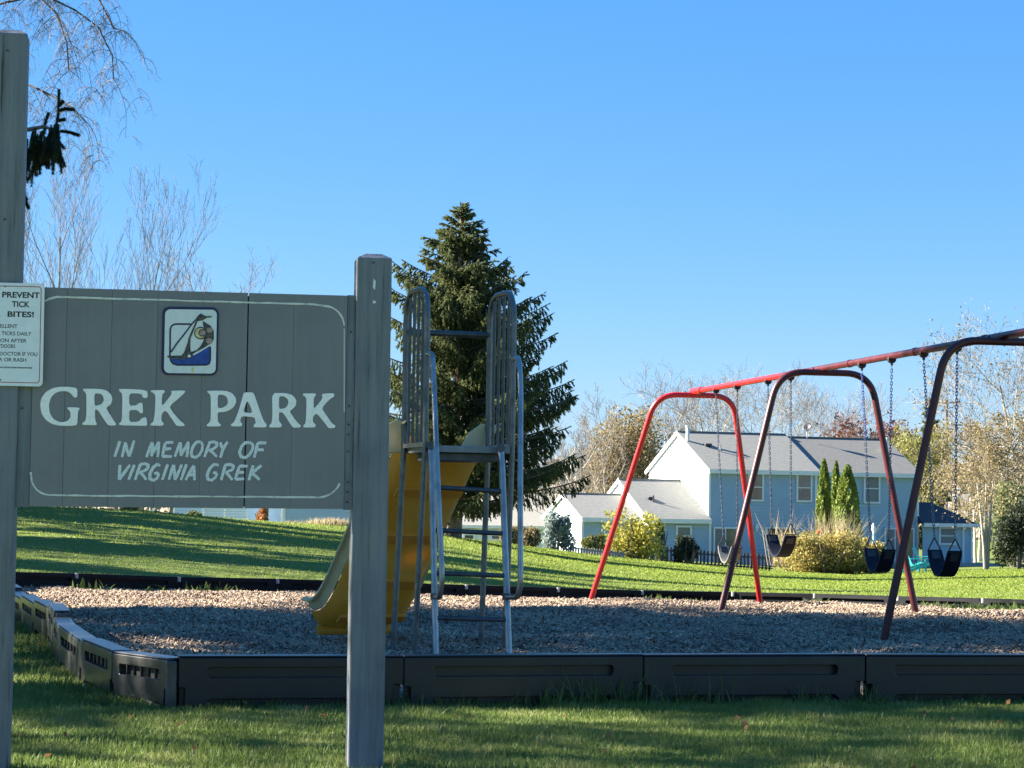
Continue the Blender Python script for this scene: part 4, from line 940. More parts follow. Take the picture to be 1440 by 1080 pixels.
def swing(label, pxa, pxb, bxa, bya, bxb, byb, seat_bottom_py, cm, sm, split=None):
    A = barpt(pxa); B = barpt(pxb); Bm = (A + B) / 2
    # hooks hang in the bar's plane; seat ends found where they show at the pixels
    def inplane(px, py): return on_plane(px, py, A, pd_)
    a = inplane(bxa, bya); b = inplane(bxb, byb); zs = (a.z + b.z) / 2
    zbot = on_plane((bxa + bxb) / 2, seat_bottom_py, A, pd_).z
    root = empty("swing", Vector((Bm.x, Bm.y, zbot)), label, "swing", "belt swings hanging from the red frame")
    for (T_, e) in ((A, a), (B, b)):
        mb = MB(); mb.tube([T_ + Vector((0, 0, -.025)), T_ + Vector((0, 0, -.085))], .013, 8); mb.tube([T_ + Vector((0, 0, -.03)) - bd_ * .022, T_ + Vector((0, 0, -.03)) + bd_ * .022], FR_ * 1.12, 12)
        mb.build("hanger", M['hanger'], root, smooth=True)
        top_ = T_ + Vector((0, 0, -.09)); bot_ = e + Vector((0, 0, .105))
        if cm == 'chain_blue':
            mid = top_.lerp(bot_, .42); mb = MB(); chain(top_, mid, mb); mb.build("chain", M['chain_blue'], root, fix=False)
            mb = MB(); chain(mid, bot_, mb); mb.build("chain", M['chain'], root, fix=False)
        else:
            mb = MB(); chain(top_, bot_, mb); mb.build("chain", M['chain'], root, fix=False)
        # triangle link
        w_ = .062; tri = [bot_ + Vector((0, 0, .01)), e - pd_ * w_ + Vector((0, 0, .0)), e + pd_ * w_ + Vector((0, 0, .0)), bot_ + Vector((0, 0, .01))]
        MB().tube(rounded(tri, .012, 3), .0055, 6).build("triangle_link", M['hanger'], root, smooth=True)
    # belt: catenary strip between a and b, width .15 across pd_
    n = 14; top_e = (a, b); mb = MB(); W = .070; th = .008; span = b - a; rows_ = []
    for k in range(n + 1):
        t = k / n; x = abs(2 * t - 1); z = zbot + (zs - zbot) * (x ** 1.55); tt = .5 + .5 * math.copysign(abs(2 * t - 1) ** .72, 2 * t - 1)
        p = a.lerp(b, tt); rows_.append(Vector((p.x, p.y, z + .012)))
    for k, p in enumerate(rows_):
        tn = (rows_[min(n, k + 1)] - rows_[max(0, k - 1)]).normalized(); nr_ = tn.cross(pd_).normalized(); ww = W * (1 - .10 * (abs(2 * k / n - 1) ** 6))
        mb.v += [p - pd_ * ww - nr_ * th, p + pd_ * ww - nr_ * th, p + pd_ * ww + nr_ * th, p - pd_ * ww + nr_ * th]
    for k in range(n): mb.quadstrip(k * 4, (k + 1) * 4, 4)
    mb.f.append((0, 1, 2, 3)); mb.f.append((n * 4 + 3, n * 4 + 2, n * 4 + 1, n * 4))
    mb.build("seat", M[sm], root, smooth=True, bevel=.003)
    for k in (0, n):
        p = rows_[k] ; q_ = rows_[1 if k == 0 else n - 1]; tn = (q_ - p).normalized(); nr_ = tn.cross(pd_).normalized(); c = p + tn * .055
        for sg in (-1, 1): MB().bar(c + nr_ * sg * .0125 - tn * .035, c + nr_ * sg * .0125 + tn * .035, .075, .006, nr_).build("seat_clamp", M['seat_plate'], root)
swing("grey belt swing nearest the bright red end frame", 1007, 1037, 1017, 769, 1036, 771, 793, 'chain', 'rubber_grey')
swing("dark blue belt swing hanging before the left end of the hedge", 1080, 1112, 1085, 757, 1112, 752, 784, 'chain', 'rubber')
swing("dark blue belt swing hanging in front of the hedge between the crossing legs", 1212, 1254, 1224, 772, 1250, 776, 806, 'chain_blue', 'rubber')
swing("dark blue belt swing hanging in front of the small house annex, rightmost", 1299, 1346, 1314, 775, 1343, 777, 812, 'chain_blue', 'rubber')

# ================================================================== MAIN HOUSE
al = R(19.5); FH = Vector((math.cos(al), math.sin(al), 0)); GH = Vector((-math.sin(al), math.cos(al), 0)); NH = -GH
D0 = 128.0; C0 = at(997, 735, D0); 
def hp(px, py, off=0.0): return on_plane(px, py, C0, NH) + NH * off
ZE = hp(997, 659).z; ZB = g1(C0.x, C0.y) - .6; 
RR = hp(1294, 662); LM = (Vector((RR.x, RR.y, 0)) - Vector((C0.x, C0.y, 0))).length; WD = 8.6
ZR = on_plane(945, 609, C0 + GH * WD / 2, NH).z
def siding(p0, X, L, z0, z1, nrm, mat, par, board=.19, gable=None, name="siding"):
    """clapboards from p0 along X (length L), proud along nrm. gable: (zpeak) -> boards clipped to a triangle above z1"""
    mb = MB(); z = z0; zmax = gable if gable else z1
    def ext(z):
        if z <= z1 or not gable: return 0.0, L
        t = (z - z1) / (gable - z1); return L / 2 * t, L - L / 2 * t
    while z < zmax - .01:
        zt_ = min(z + board, zmax); a0, a1 = ext(z); b0, b1 = ext(zt_)
        P0 = p0 + X * a0; P1 = p0 + X * a1; Q0 = p0 + X * b0; Q1 = p0 + X * b1
        f0 = nrm * .045; b_ = nrm * .003
        v0 = [Vector((P0.x, P0.y, z)) - nrm * .05, Vector((P1.x, P1.y, z)) - nrm * .05, Vector((P1.x, P1.y, z)) + f0, Vector((P0.x, P0.y, z)) + f0]
        v1 = [Vector((Q0.x, Q0.y, zt_)) - nrm * .05, Vector((Q1.x, Q1.y, zt_)) - nrm * .05, Vector((Q1.x, Q1.y, zt_)) + b_, Vector((Q0.x, Q0.y, zt_)) + b_]
        mb.hexa(v0, v1); z = zt_
    return mb.build(name, mat, par, kind='stuff')
house = empty("house", Vector((C0.x, C0.y, ZB)), "light blue two storey house with pale gable and grey shingle roof", "house")
def P2D(f, g): return Vector((C0.x, C0.y, 0)) + FH * f + GH * g
def slab(p, q, r_, s_, th, name, mat, par):   # quad p,q (eave) r_,s_ (ridge)
    n = (q - p).cross(s_ - p).normalized()
    if n.z < 0: n = -n
    MB().hexa([v - n * th for v in (p, q, r_, s_)], [p, q, r_, s_]).build(name, mat, par)
def gable_roof(f0, f1, g0, g1_, ze, zr_, mat, par, oh=.30, rk=.15, fascia=True):
    gm = (g0 + g1_) / 2; sl_ = (zr_ - ze) / (gm - g0); e0 = P2D(f0 - rk, g0 - oh); e1 = P2D(f1 + rk, g0 - oh); z_ = ze - oh * sl_
    r0_ = P2D(f0 - rk, gm); r1_ = P2D(f1 + rk, gm); b0 = P2D(f0 - rk, g1_ + oh); b1 = P2D(f1 + rk, g1_ + oh)
    slab(up(e0, z_ + .12), up(e1, z_ + .12), up(r1_, zr_ + .12), up(r0_, zr_ + .12), .10, "roof", mat, par)
    slab(up(b1, z_ + .12), up(b0, z_ + .12), up(r0_, zr_ + .12), up(r1_, zr_ + .12), .10, "roof", mat, par)
    MB().bar(up(r0_, zr_ + .125), up(r1_, zr_ + .125), .22, .05).build("ridge_cap", mat, par)
    if fascia:
        MB().bar(up(e0 - GH * .03, z_ + .0), up(e1 - GH * .03, z_ + .0), .05, .24).build("gutter", M['trim'], par)
        MB().hexa([up(P2D(f0 - rk + .02, g0 - oh + .03), z_ - .08), up(P2D(f1 + rk - .02, g0 - oh + .03), z_ - .08), up(P2D(f1 + rk - .02, g0 + .02), z_ - .08), up(P2D(f0 - rk + .02, g0 + .02), z_ - .08)],
                  [up(P2D(f0 - rk + .02, g0 - oh + .03), z_ - .04), up(P2D(f1 + rk - .02, g0 - oh + .03), z_ - .04), up(P2D(f1 + rk - .02, g0 + .02), z_ - .04), up(P2D(f0 - rk + .02, g0 + .02), z_ - .04)]).build("soffit", M['trim'], par)
        for (a, b) in ((e0, r0_), (b0, r0_), (e1, r1_), (b1, r1_)):
            MB().bar(up(a, z_ + .0), up(b, zr_ + .0), .06, .20).build("rake_board", M['trim'], par)
def body(f0, f1, g0, g1_, z0, ze, zr_, mat, gmat, par, right=True):
    siding(P2D(f0, g0), FH, f1 - f0, z0, ze, NH, mat, par)
    siding(P2D(f0, g1_), -GH, g1_ - g0, z0, ze, -FH, gmat, par, gable=zr_)
    if right: siding(P2D(f1, g0), GH, g1_ - g0, z0, ze, FH, mat, par, gable=zr_)
    siding(P2D(f1, g1_), -FH, f1 - f0, z0, ze, GH, mat, par, board=.4)
    for f, g in ((f0, g0), (f1, g0)): MB().box(up(P2D(f, g), (z0 + ze) / 2), (.13, .13, ze - z0), Matrix.Rotation(al, 3, 'Z')).build("corner_trim", M['trim'], par)
SPL = (Vector((hp(1147, 700).x, hp(1147, 700).y, 0)) - Vector((C0.x, C0.y, 0))).dot(FH)
body(0, SPL, 0, WD, ZB, ZE, ZR, M['siding'], M['siding_gable'], house, right=False)
body(SPL + .001, LM, .30, WD - .1, ZB, ZE - .02, ZR - .12, M['siding_teal'], M['siding_teal'], house)
gable_roof(0, SPL, 0, WD, ZE, ZR, M['roof'], house)
gable_roof(SPL + .16, LM, .30, WD - .1, ZE - .02, ZR - .14, M['roof_brown'], house)
# one-storey wing
ZE2 = hp(950, 729).z; ZR2 = on_plane(905, 677, C0 + GH * WD / 2, NH).z
fA = -3.75; body(fA, -.02, -.15, WD - .4, ZB, ZE2, ZR2, M['siding'], M['siding_gable'], house, right=False)
gable_roof(fA, -.20, -.15, WD - .4, ZE2, ZR2, M['roof'], house)
# lower garage wing
ZE3 = hp(860, 728).z; ZR3 = on_plane(835, 697, C0 + GH * (1.5 + 2.3), NH).z
body(-7.2, fA - .02, 1.1, 6.9, ZB, ZE3, ZR3, M['siding_teal'], M['siding_gable'], house, right=False)
gable_roof(-7.2, fA - .2, 1.1, 6.9, ZE3, ZR3, M['roof'], house)
# right annex with dark hipped roof
fx0, fx1 = LM + .07, LM + 3.35; ZE4 = hp(1330, 737).z; ZR4 = hp(1335, 709).z + .1
siding(P2D(fx0, -.2), FH, fx1 - fx0, ZB, ZE4, NH, M['siding_teal'], house); siding(P2D(fx1, -.2), GH, 3.6, ZB, ZE4, FH, M['siding'], house)
for f in (fx1 - .07, fx1 - .62): MB().box(up(P2D(f, -.24), (ZB + ZE4) / 2), (.11, .09, ZE4 - ZB), Matrix.Rotation(al, 3, 'Z')).build("corner_trim", M['trim'], house)
a_, b_, c_, d_ = P2D(fx0 - .1, -.5), P2D(fx1 + .35, -.5), P2D(fx1 + .35, 3.7), P2D(fx0 - .1, 3.7); mb = MB()
r1_, r2_ = P2D(fx0 - .1, 1.6), P2D(fx1 - 1.75, 1.6); v = [up(a_, ZE4), up(b_, ZE4), up(c_, ZE4), up(d_, ZE4), up(r1_, ZR4), up(r2_, ZR4)]
mb.v = v; mb.f = [(0, 1, 5, 4), (1, 2, 5), (2, 3, 4, 5), (3, 0, 4), (0, 3, 2, 1)]; mb.build("roof", M['roof_navy'], house)
MB().bar(up(a_ - GH * .03, ZE4 - .06), up(b_ - GH * .03, ZE4 - .06), .06, .22).build("gutter", M['trim'], house)
MB().bar(up(b_ + FH * .03, ZE4 - .06), up(c_ + FH * .03, ZE4 - .06), .06, .22).build("gutter", M['trim'], house)
# windows
def window(x0, y0, x1, y1, par=house, kind='dh', off=.02, blind=0, pl=None):
    off += .045; f = pl or (lambda px, py, o: hp(px, py, o)); A = f(x0, y1, off); B = f(x1, y1, off); 
    zt_ = f((x0 + x1) / 2, y0, off).z; zb = f((x0 + x1) / 2, y1, off).z; L = (B - A).length; X = (B - A); X.z = 0; X.normalize(); nrm = Vector((X.y, -X.x, 0)); w_ = .10; A.z = zb
    fr_ = MB(); fr_.bar(up(A, zb + w_ / 2), up(A + X * L, zb + w_ / 2), .09, w_); fr_.bar(up(A, zt_ - w_ / 2), up(A + X * L, zt_ - w_ / 2), .09, w_)
    hm = (zt_ + zb) / 2; hgt = zt_ - zb - 2 * w_
    for k in (0, L - w_): fr_.box(up(A + X * (k + w_ / 2), hm), (w_, .088, hgt - .002), Matrix.Rotation(math.atan2(X.y, X.x), 3, 'Z'))
    fo = fr_.build("window", M['trim'], par); rot = Matrix.Rotation(math.atan2(X.y, X.x), 3, 'Z')
    if kind == 'dh':
        MB().box(up(A + X * (L / 2), hm), (L - 2 * w_ - .002, .06, .06), rot).build("sash_bar", M['trim'], fo)
        for k, zz in ((0, hm + hgt / 4 + .01), (1, hm - hgt / 4 - .01)): MB().box(up(A + X * (L / 2), zz), (L - 2 * w_ - .004, .03, hgt / 2 - .06), rot).build("pane", M['blind' if (blind >> k) & 1 else 'glass'], fo)
    else:
        n = kind
        for k in range(n):
            wv = (L - 2 * w_) / n; MB().box(up(A + X * (w_ + wv * (k + .5)), hm), (wv - .07, .03, hgt - .02), rot).build("pane", M['blind' if (blind >> k) & 1 else 'glass'], fo)
            if k: MB().box(up(A + X * (w_ + wv * k), hm), (.065, .06, hgt - .003), rot).build("sash_bar", M['trim'], fo)
    return fo
window(1051, 665, 1073, 705, blind=0); window(1119, 666, 1141, 706, blind=0); window(1217, 666, 1240, 708, blind=3, off=-.26)
window(1002, 741, 1036, 800, kind=2, blind=1); window(1076, 741, 1116, 775, kind=2); window(1246, 742, 1288, 800, kind=3, blind=3, off=-.26)
window(948, 739, 970, 768, blind=1, off=.18); window(1317, 741, 1341, 766, blind=3, off=.22)
# wall lamp, chimney pipe, vents, dish
MB().tube([hp(1063, 736, .1), hp(1063, 741, .14), hp(1063, 747, .1)], [.05, .11, .06], 8).build("wall_lamp", M['orn_white'], house, smooth=True)
def roofpt(px, py, par_z=None):   # point on the front roof plane of the main block
    sl_ = (ZR - ZE) / (WD / 2); n = Vector((0, 0, 1)) - (GH * sl_); n.normalize(); p0 = up(P2D(0, 0), ZE + .12); return on_plane(px, py, p0, n)
p = roofpt(967, 620); MB().tube([p - Vector((0, 0, .2)), p + Vector((0, 0, .80))], .10, 10).build("chimney_pipe", M['trim'], house, smooth=True)
MB().tube([p + Vector((0, 0, .80)), p + Vector((0, 0, .88))], .15, 10).build("pipe_cap", M['trim'], house, smooth=True)
p = roofpt(1013, 635); MB().tube([p - Vector((0, 0, .1)), p + Vector((0, 0, .40))], .045, 8).build("vent_pipe", M['metal_grey'], house, smooth=True)
p = roofpt(995, 627); MB().box(p + Vector((0, 0, .06)), (.42, .35, .16), Matrix.Rotation(al, 3, 'Z')).build("roof_vent", M['metal_dark'], house, bevel=.03)
p = roofpt(1247, 632); MB().tube([p - Vector((0, 0, .2)), p + Vector((0, 0, .72))], .10, 10).build("chimney_pipe", M['trim'], house, smooth=True)
def roofpt2(px, py):
    sl_ = (ZR2 - ZE2) / ((WD - .25) / 2); n = Vector((0, 0, 1)) - (GH * sl_); n.normalize(); return on_plane(px, py, up(P2D(0, -.15), ZE2 + .12), n)
p = roofpt2(919, 706); MB().tube([p - Vector((0, 0, .1)), p + Vector((0, 0, .38))], .045, 8).build("vent_pipe", M['metal_dark'], house, smooth=True)
p = roofpt2(914, 702); MB().box(p + Vector((0, 0, .06)), (.32, .3, .16), Matrix.Rotation(al, 3, 'Z')).build("roof_vent", M['metal_dark'], house, bevel=.03)
# satellite dish on the roof
p = roofpt(1135, 616); dish = empty("satellite_dish", p, "grey satellite dish on a short mast on the house roof", "satellite dish")
MB().tube([p, p + Vector((0, 0, .35)), p + Vector((.05, 0, .5))], .025, 6).build("mast", M['metal_grey'], dish, smooth=True)
mb = MB(); c = p + Vector((.02, .05, .62)); ax = Vector((-.45, -.75, .45)).normalized(); a_, u_ = frame_of(ax)
rings = []
for k, rr in enumerate((.0, .12, .21, .28)):
    rings.append([c + ax * (rr * rr * .8) + (a_ * math.cos(2*PI*j/14) + u_ * math.sin(2*PI*j/14)) * (rr + .001) for j in range(14)])
for r_ in rings: mb.v += r_
for k in range(3): mb.quadstrip(k * 14, (k + 1) * 14, 14)
o = mb.build("reflector", M['metal_dark'], dish, smooth=True); so = o.modifiers.new("t", 'SOLIDIFY'); so.thickness = .02
MB().tube([c - a_*.0 - u_ * .3, c + ax * .38], .012, 5).build("feed_arm", M['metal_grey'], dish)
# patio slab by the annex
s0 = P2D(LM - 1.5, -.3); MB().hexa([up(P2D(LM - 2, -2.2), ZB + .3), up(P2D(fx1 + .6, -2.2), ZB + .3), up(P2D(fx1 + .6, -.25), ZB + .3), up(P2D(LM - 2, -.25), ZB + .3)],
    [up(P2D(LM - 2, -2.2), ZB + .66), up(P2D(fx1 + .6, -2.2), ZB + .66), up(P2D(fx1 + .6, -.25), ZB + .66), up(P2D(LM - 2, -.25), ZB + .66)]).build("patio", M['concrete'], None, kind='structure')

# ================================================================== OTHER HOUSES
def simple_house(label, pxl, pxr, d, yeave, yridge, depth, wall, roof, wins, ang=0.0, name="house", gable=True):
    f_, g_ = Vector((math.cos(ang), math.sin(ang), 0)), Vector((-math.sin(ang), math.cos(ang), 0)); c = at(pxl, yeave, d); n = -g_
    e = on_plane(pxr, yeave, c, n); L = (Vector((e.x, e.y, 0)) - Vector((c.x, c.y, 0))).length; ze = c.z; zr_ = on_plane((pxl + pxr) / 2, yridge, c + g_ * depth / 2, n).z
    zb = g1(c.x, c.y) - 3.0; root = empty(name, Vector((c.x, c.y, zb)), label, "house"); P = lambda f, g, z: Vector((c.x, c.y, 0)) + f_ * f + g_ * g + Vector((0, 0, z))
    siding(P(0, 0, 0), f_, L, zb, ze, n, wall, root, board=.14); siding(P(0, depth, 0), -g_, depth, zb, ze, -f_, wall, root, board=.14, gable=zr_); siding(P(L, 0, 0), g_, depth, zb, ze, f_, wall, root, board=.14, gable=zr_)
    for a, b, zz in ((-.35, depth / 2, 0), (depth + .35, depth / 2, 0)):
        slab(P(-.2, a, ze - .1), P(L + .2, a, ze - .1), P(L + .2, b, zr_ + .1), P(-.2, b, zr_ + .1), .12, "roof", roof, root)
    MB().bar(P(-.2, -.4, ze - .1), P(L + .2, -.4, ze - .1), .06, .2).build("gutter", M['trim'], root)
    for f in (0, L): MB().box(P(f, 0, (zb + ze) / 2), (.14, .14, ze - zb), Matrix.Rotation(ang, 3, 'Z')).build("corner_trim", M['trim'], root)
    for wv in wins: window(*wv, par=root, pl=lambda px, py, o: on_plane(px, py, c, n) + n * (o + .02))
    return root
simple_house("pale blue house half hidden behind the lawn rise below the sign's right end", 401, 498, 120, 655, 610, 8, M['siding_pale'], M['roof'], [(430, 668, 446, 700)], name="house")
simple_house("grey blue house low behind the lawn rise below the sign's middle", 246, 398, 125, 660, 615, 8, M['siding_pale'], M['roof'], [(270, 670, 290, 700)], name="house")
simple_house("grey roofed house seen through the lower branches of the big spruce", 648, 788, 150, 738, 696, 9, M['siding_gable'], M['roof'], [(652, 744, 668, 760), (690, 746, 706, 760)], ang=R(-8))
# white slatted bench and planters below the sign, on the crest
# (white stacked garden chairs)
wf = empty("garden_bench", at(315, 731, 100), "white slatted garden bench beyond the lawn rise below the sign", "bench")
pb = at(285, 733, 100); 
for k in range(5): MB().bar(at(285, 730 - k * 3.8, 100), at(348, 731 - k * 3.8, 100), .05, .07).build("slat", M['trim'], wf)
for px in (286, 316, 347): MB().bar(at(px, 738, 100.1), at(px, 713, 100.1), .07, .07, Vector((0, 1, 0))).build("leg", M['trim'], wf)

# ================================================================== FENCES
def picket_fence(label, pts, d0, mat, hpx, step, wdt, name="picket_fence"):
    root = empty(name, at(pts[0][0], pts[0][1], pts[0][2]), label, "fence"); me = None
    W = [at(*p) for p in pts]; s = FPX / pts[0][2]; H = hpx / s
    pm = MB(); hw = wdt / 2; pm.v = [Vector(v) for v in ((-hw, -.01, 0), (hw, -.01, 0), (hw, -.01, H - .06), (0, -.01, H), (-hw, -.01, H - .06), (-hw, .01, 0), (hw, .01, 0), (hw, .01, H - .06), (0, .01, H), (-hw, .01, H - .06))]
    pm.f = [(0, 1, 2, 3, 4), (9, 8, 7, 6, 5), (0, 5, 6, 1), (1, 6, 7, 2), (2, 7, 8, 3), (3, 8, 9, 4), (4, 9, 5, 0)]; me = pm.mesh(); me.materials.append(mat)
    for i in range(len(W) - 1):
        a, b = W[i], W[i + 1]; L = (b - a).length; n = max(1, int(L / step)); an = math.atan2((b - a).y, (b - a).x)
        for k in range(n):
            p = a.lerp(b, k / n); z = p.z; linkm("picket", me, None, root, Matrix.Translation((p.x, p.y, z)) @ Matrix.Rotation(an, 4, 'Z'))
        nrm = Vector((0, .035, 0))
        for hz in (.25, .78): MB().bar(a + Vector((0, 0, H * hz)) + nrm, b + Vector((0, 0, H * hz)) + nrm, .04, .07).build("rail", mat, root)
        for k in range(0, n + 1, 14):
            p = a.lerp(b, k / max(n, 1)); MB().box(p + Vector((0, .09, H * .5)), (.10, .10, H * 1.02)).build("fence_post", mat, root)
    return root
picket_fence("dark wooden picket fence on the lawn edge before the blue house", [(880, 789, 112), (985, 800, 113), (1087, 806, 114)], 112, M['fence_dark'], 27, .19, .10)
picket_fence("pale weathered picket fence left of the yellow bush", [(806, 781, 106), (880, 789, 108)], 106, M['fence_pale'], 13, .16, .11)

# ================================================================== SHRUBS AND TREES NEAR THE HOUSES
def shrub_specs():
    bush("yellow_shrub", "tall bright yellow autumn bush behind the picket fence", "bush", 893, 109, 789, 108, 76, 3300, .17, 'leaf_yellow', 41, 17, depth=2.6)
    bush("shrub", "low yellow green bush at the left end of the yellow bush", "bush", 838, 108, 784, 50, 34, 1600, .15, 'leaf_ygreen', 42, 7)
    bush("shrub", "dark green shrub behind the fence under the small window", "bush", 968, 111, 797, 48, 48, 2200, .13, 'leaf_dark', 43, 8)
    bush("shrub", "greenish bush between the yellow bush and the dark shrub", "bush", 930, 111, 792, 34, 60, 1600, .14, 'leaf_green', 44, 7)
    bush("hedge", "wide green and yellow hedge on the lawn before the blue house", "hedge", 1163, 111, 811, 158, 66, 15000, .13, 'leaf_hedge', 45, 26, depth=2.6)
    bush("shrub", "dark low part of the hedge at its right end", "bush", 1222, 112, 810, 62, 50, 3500, .13, 'leaf_hedge', 46, 9)
    bush("shrub", "golden shrub top left of the garden ornament", "bush", 1216, 113.5, 800, 28, 52, 1500, .14, 'leaf_yellow', 47, 5)
    bush("shrub", "silvery white leaved shrub before the white garage gable", "bush", 783, 103, 779, 56, 62, 3600, .15, 'leaf_grey', 48, 10)
    bush("shrub", "tan brown shrub left of the silvery shrub", "bush", 745, 101, 776, 42, 42, 2200, .13, 'leaf_tan', 49, 8)
    bush("shrub", "dry brown shrub behind the slide ladder right rail", "bush", 712, 97, 771, 40, 36, 1500, .13, 'leaf_tan', 50, 7)
    bush("shrub", "orange leaved shrub on the lawn rise below the sign", "bush", 181, 64, 722, 30, 16, 1200, .09, 'leaf_orange', 51, 6)
    bush("shrub", "pale flowering shrub on the lawn rise below the sign", "bush", 213, 66, 724, 22, 12, 700, .09, 'leaf_grey', 52, 5)
    bush("shrub", "sunlit golden ornamental shrub below the sign's middle", "bush", 366, 68, 738, 26, 28, 1400, .08, 'leaf_orange', 53, 6)
    bush("shrub", "small green shrub beside the white bench below the sign", "bush", 272, 66, 730, 26, 12, 900, .08, 'leaf_green', 54, 5)
    bush("shrub", "dark evergreen shrub at the right frame edge on the lawn", "bush", 1434, 118, 802, 84, 104, 11000, .15, 'leaf_dark', 55, 16)
    bush("shrub", "lighter green shrub behind the dark evergreen at the right", "bush", 1424, 124, 800, 70, 148, 5200, .17, 'leaf_green', 56, 12)
shrub_specs()
def grass_clump(label, px, d, ybase, wpx, hpx, n, seed, name="ornamental_grass"):
    rs = np.random.RandomState(seed); s = FPX / d; c = at(px, ybase, d); root = empty(name, c, label, "ornamental grass")
    x = c.x + rs.normal(0, wpx / s * .30, n); y = c.y + rs.normal(0, wpx / s * .15, n); h = hpx / s * rs.uniform(.5, 1.0, n); V, F = blades(x, y, h, rs.uniform(.02, .05, n), seed, .28, z0=np.full(n, c.z))
    link("blades", np_mesh(V, F, origin=tuple(c)), M['straw'], root, c)
grass_clump("dry straw coloured grass plumes rising behind the hedge, centre clump", 1178, 112.6, 800, 56, 92, 420, 61)
grass_clump("thin dry grass plumes at the left end of the hedge", 1100, 112.6, 795, 30, 88, 60, 62)
grass_clump("dry straw coloured ornamental grass below the sign's right end", 462, 72, 745, 50, 20, 500, 63)
grass_clump("small dry grass clump left of the ornamental grass below the sign", 415, 71, 741, 24, 12, 120, 64)
# arborvitae
def arbor(label, px, d, ytop, ybase, wpx, seed):
    s = FPX / d; c = at(px, ybase, d); H = (ybase - ytop) / s; W = wpx / s / 2; rs = np.random.RandomState(seed); n = 5200
    t = rs.uniform(0, 1, n) ** .9; r = W * np.sin(np.clip(1 - t, 0, 1) ** .62 * PI / 2) * (.85 + .25 * rs.uniform(size=n)); a = rs.uniform(0, 2 * PI, n); r *= .92 * (1 + .16 * np.sin(a * 5 + t * 16 + seed) + .10 * np.sin(a * 9 - t * 31))
    P = np.stack([np.cos(a) * r, np.sin(a) * r, t * H], -1); V, F = leaf_np(P, .20, seed, .45, (0, 0, 1.3)); root = empty("arborvitae", c, label, "tree", "arborvitae trees at the house wall")
    link("foliage", np_mesh(V, F), M['leaf_arbor'], root, c); MB().tube([c - Vector((0, 0, .2)), c + Vector((0, 0, H * .9))], [.09, .02], 6).build("trunk", M['bark'], root, smooth=True)
arbor("left pointed green arborvitae against the blue wall", 1158, 120, 647, 800, 24, 71)
arbor("narrow dark arborvitae between the two larger ones", 1175, 122.5, 650, 800, 18, 72)
arbor("right wider green arborvitae against the blue wall", 1191, 119, 655, 800, 40, 73)

# teal garden chairs
def adirondack(label, px, ybase, d, face):
    c = at(px, ybase, d); root = empty("garden_chair", c, label, "chair", "teal garden chairs on the house lawn"); Rm = Matrix.Rotation(face, 3, 'Z'); Tm = M['teal']
    def W(x, y, z): return c + Rm @ Vector((x, y, z)) * 1.3
    for k in range(5):
        x = -.24 + k * .12; MB().bar(W(x, .22, .28), W(x * 1.15, .52, .98 - abs(k - 2) * .05), .105, .02, Rm @ Vector((0, 1, .3))).build("back_slat", Tm, root)
    for k in range(5): y = -.28 + k * .11; MB().bar(W(-.27, y, .40 - k * .03), W(.27, y, .40 - k * .03), .095, .02).build("seat_slat", Tm, root)
    for sg in (-1, 1):
        MB().bar(W(sg * .34, -.36, .56), W(sg * .34, .40, .54), .13, .025).build("arm", Tm, root)
        MB().bar(W(sg * .30, -.30, 0), W(sg * .30, -.30, .55), .03, .10, Rm @ Vector((0, 1, 0))).build("leg", Tm, root)
        MB().bar(W(sg * .28, -.34, .33), W(sg * .28, .62, 0), .03, .12).build("leg", Tm, root)
adirondack("bright turquoise garden chair seen side on beside the swing leg", 1287, 806, 114, R(105))
adirondack("shaded turquoise garden chair behind the first, near the annex window", 1303, 802, 118, R(70))
# ornaments
c = at(1229, 765, 116); o = empty("garden_ornament", c, "slim white and pale blue garden totem beside the blue wall", "ornament")
MB().tube([c - Vector((0, 0, 1.4)), c + Vector((0, 0, .1))], .03, 6).build("stake", M['metal_grey'], o)
MB().tube([c, c + Vector((0, 0, .35)), c + Vector((0, 0, .62))], [.09, .10, .07], 10).build("column", M['orn_blue'], o, smooth=True)
MB().tube([c + Vector((0, 0, .62)), c + Vector((-.02, 0, .78)), c + Vector((-.04, 0, .95)), c + Vector((-.03, 0, 1.05))], [.08, .12, .07, .02], 10).build("bird_top", M['orn_white'], o, smooth=True)
c = at(1151, 752, 112.5); o = empty("garden_ornament", c, "small orange red garden ornament poking above the hedge", "ornament")
MB().tube([c - Vector((0, 0, 1.2)), c + Vector((0, 0, .05))], .015, 6).build("stake", M['metal_grey'], o)
MB().tube([c + Vector((-.10, 0, .0)), c + Vector((-.04, 0, .14)), c + Vector((.06, 0, .17)), c + Vector((.14, 0, .02))], [.03, .10, .10, .03], 8).build("bird_body", M['orn_red'], o, smooth=True)
# utility pole
c = at(1331, 640, 210); zb = g1(c.x, c.y); up_ = empty("utility_pole", Vector((c.x, c.y, zb)), "dark wooden utility pole with two cross arms behind the trees at right", "utility pole")
MB().tube([Vector((c.x, c.y, zb)), Vector((c.x, c.y, at(1331, 562, 210).z))], [.17, .13], 8).build("pole", M['pole_wood'], up_, smooth=True)
MB().bar(at(1316, 566, 209.8), at(1350, 566, 209.8), .12, .14).build("cross_arm", M['pole_wood'], up_)
MB().bar(at(1333, 575, 209.8), at(1348, 568, 209.8), .06, .06).build("brace", M['pole_wood'], up_)
MB().bar(at(1338, 597, 209.8), at(1354, 598, 209.8), .12, .12).build("cross_arm", M['pole_wood'], up_)
for px, py in ((1318, 563), (1331, 563), (1349, 563), (1352, 594)): 
    q = at(px, py + 3, 209.8); MB().tube([q, q + Vector((0, 0, .28))], .06, 6).build("insulator", M['pole_wood'], up_)
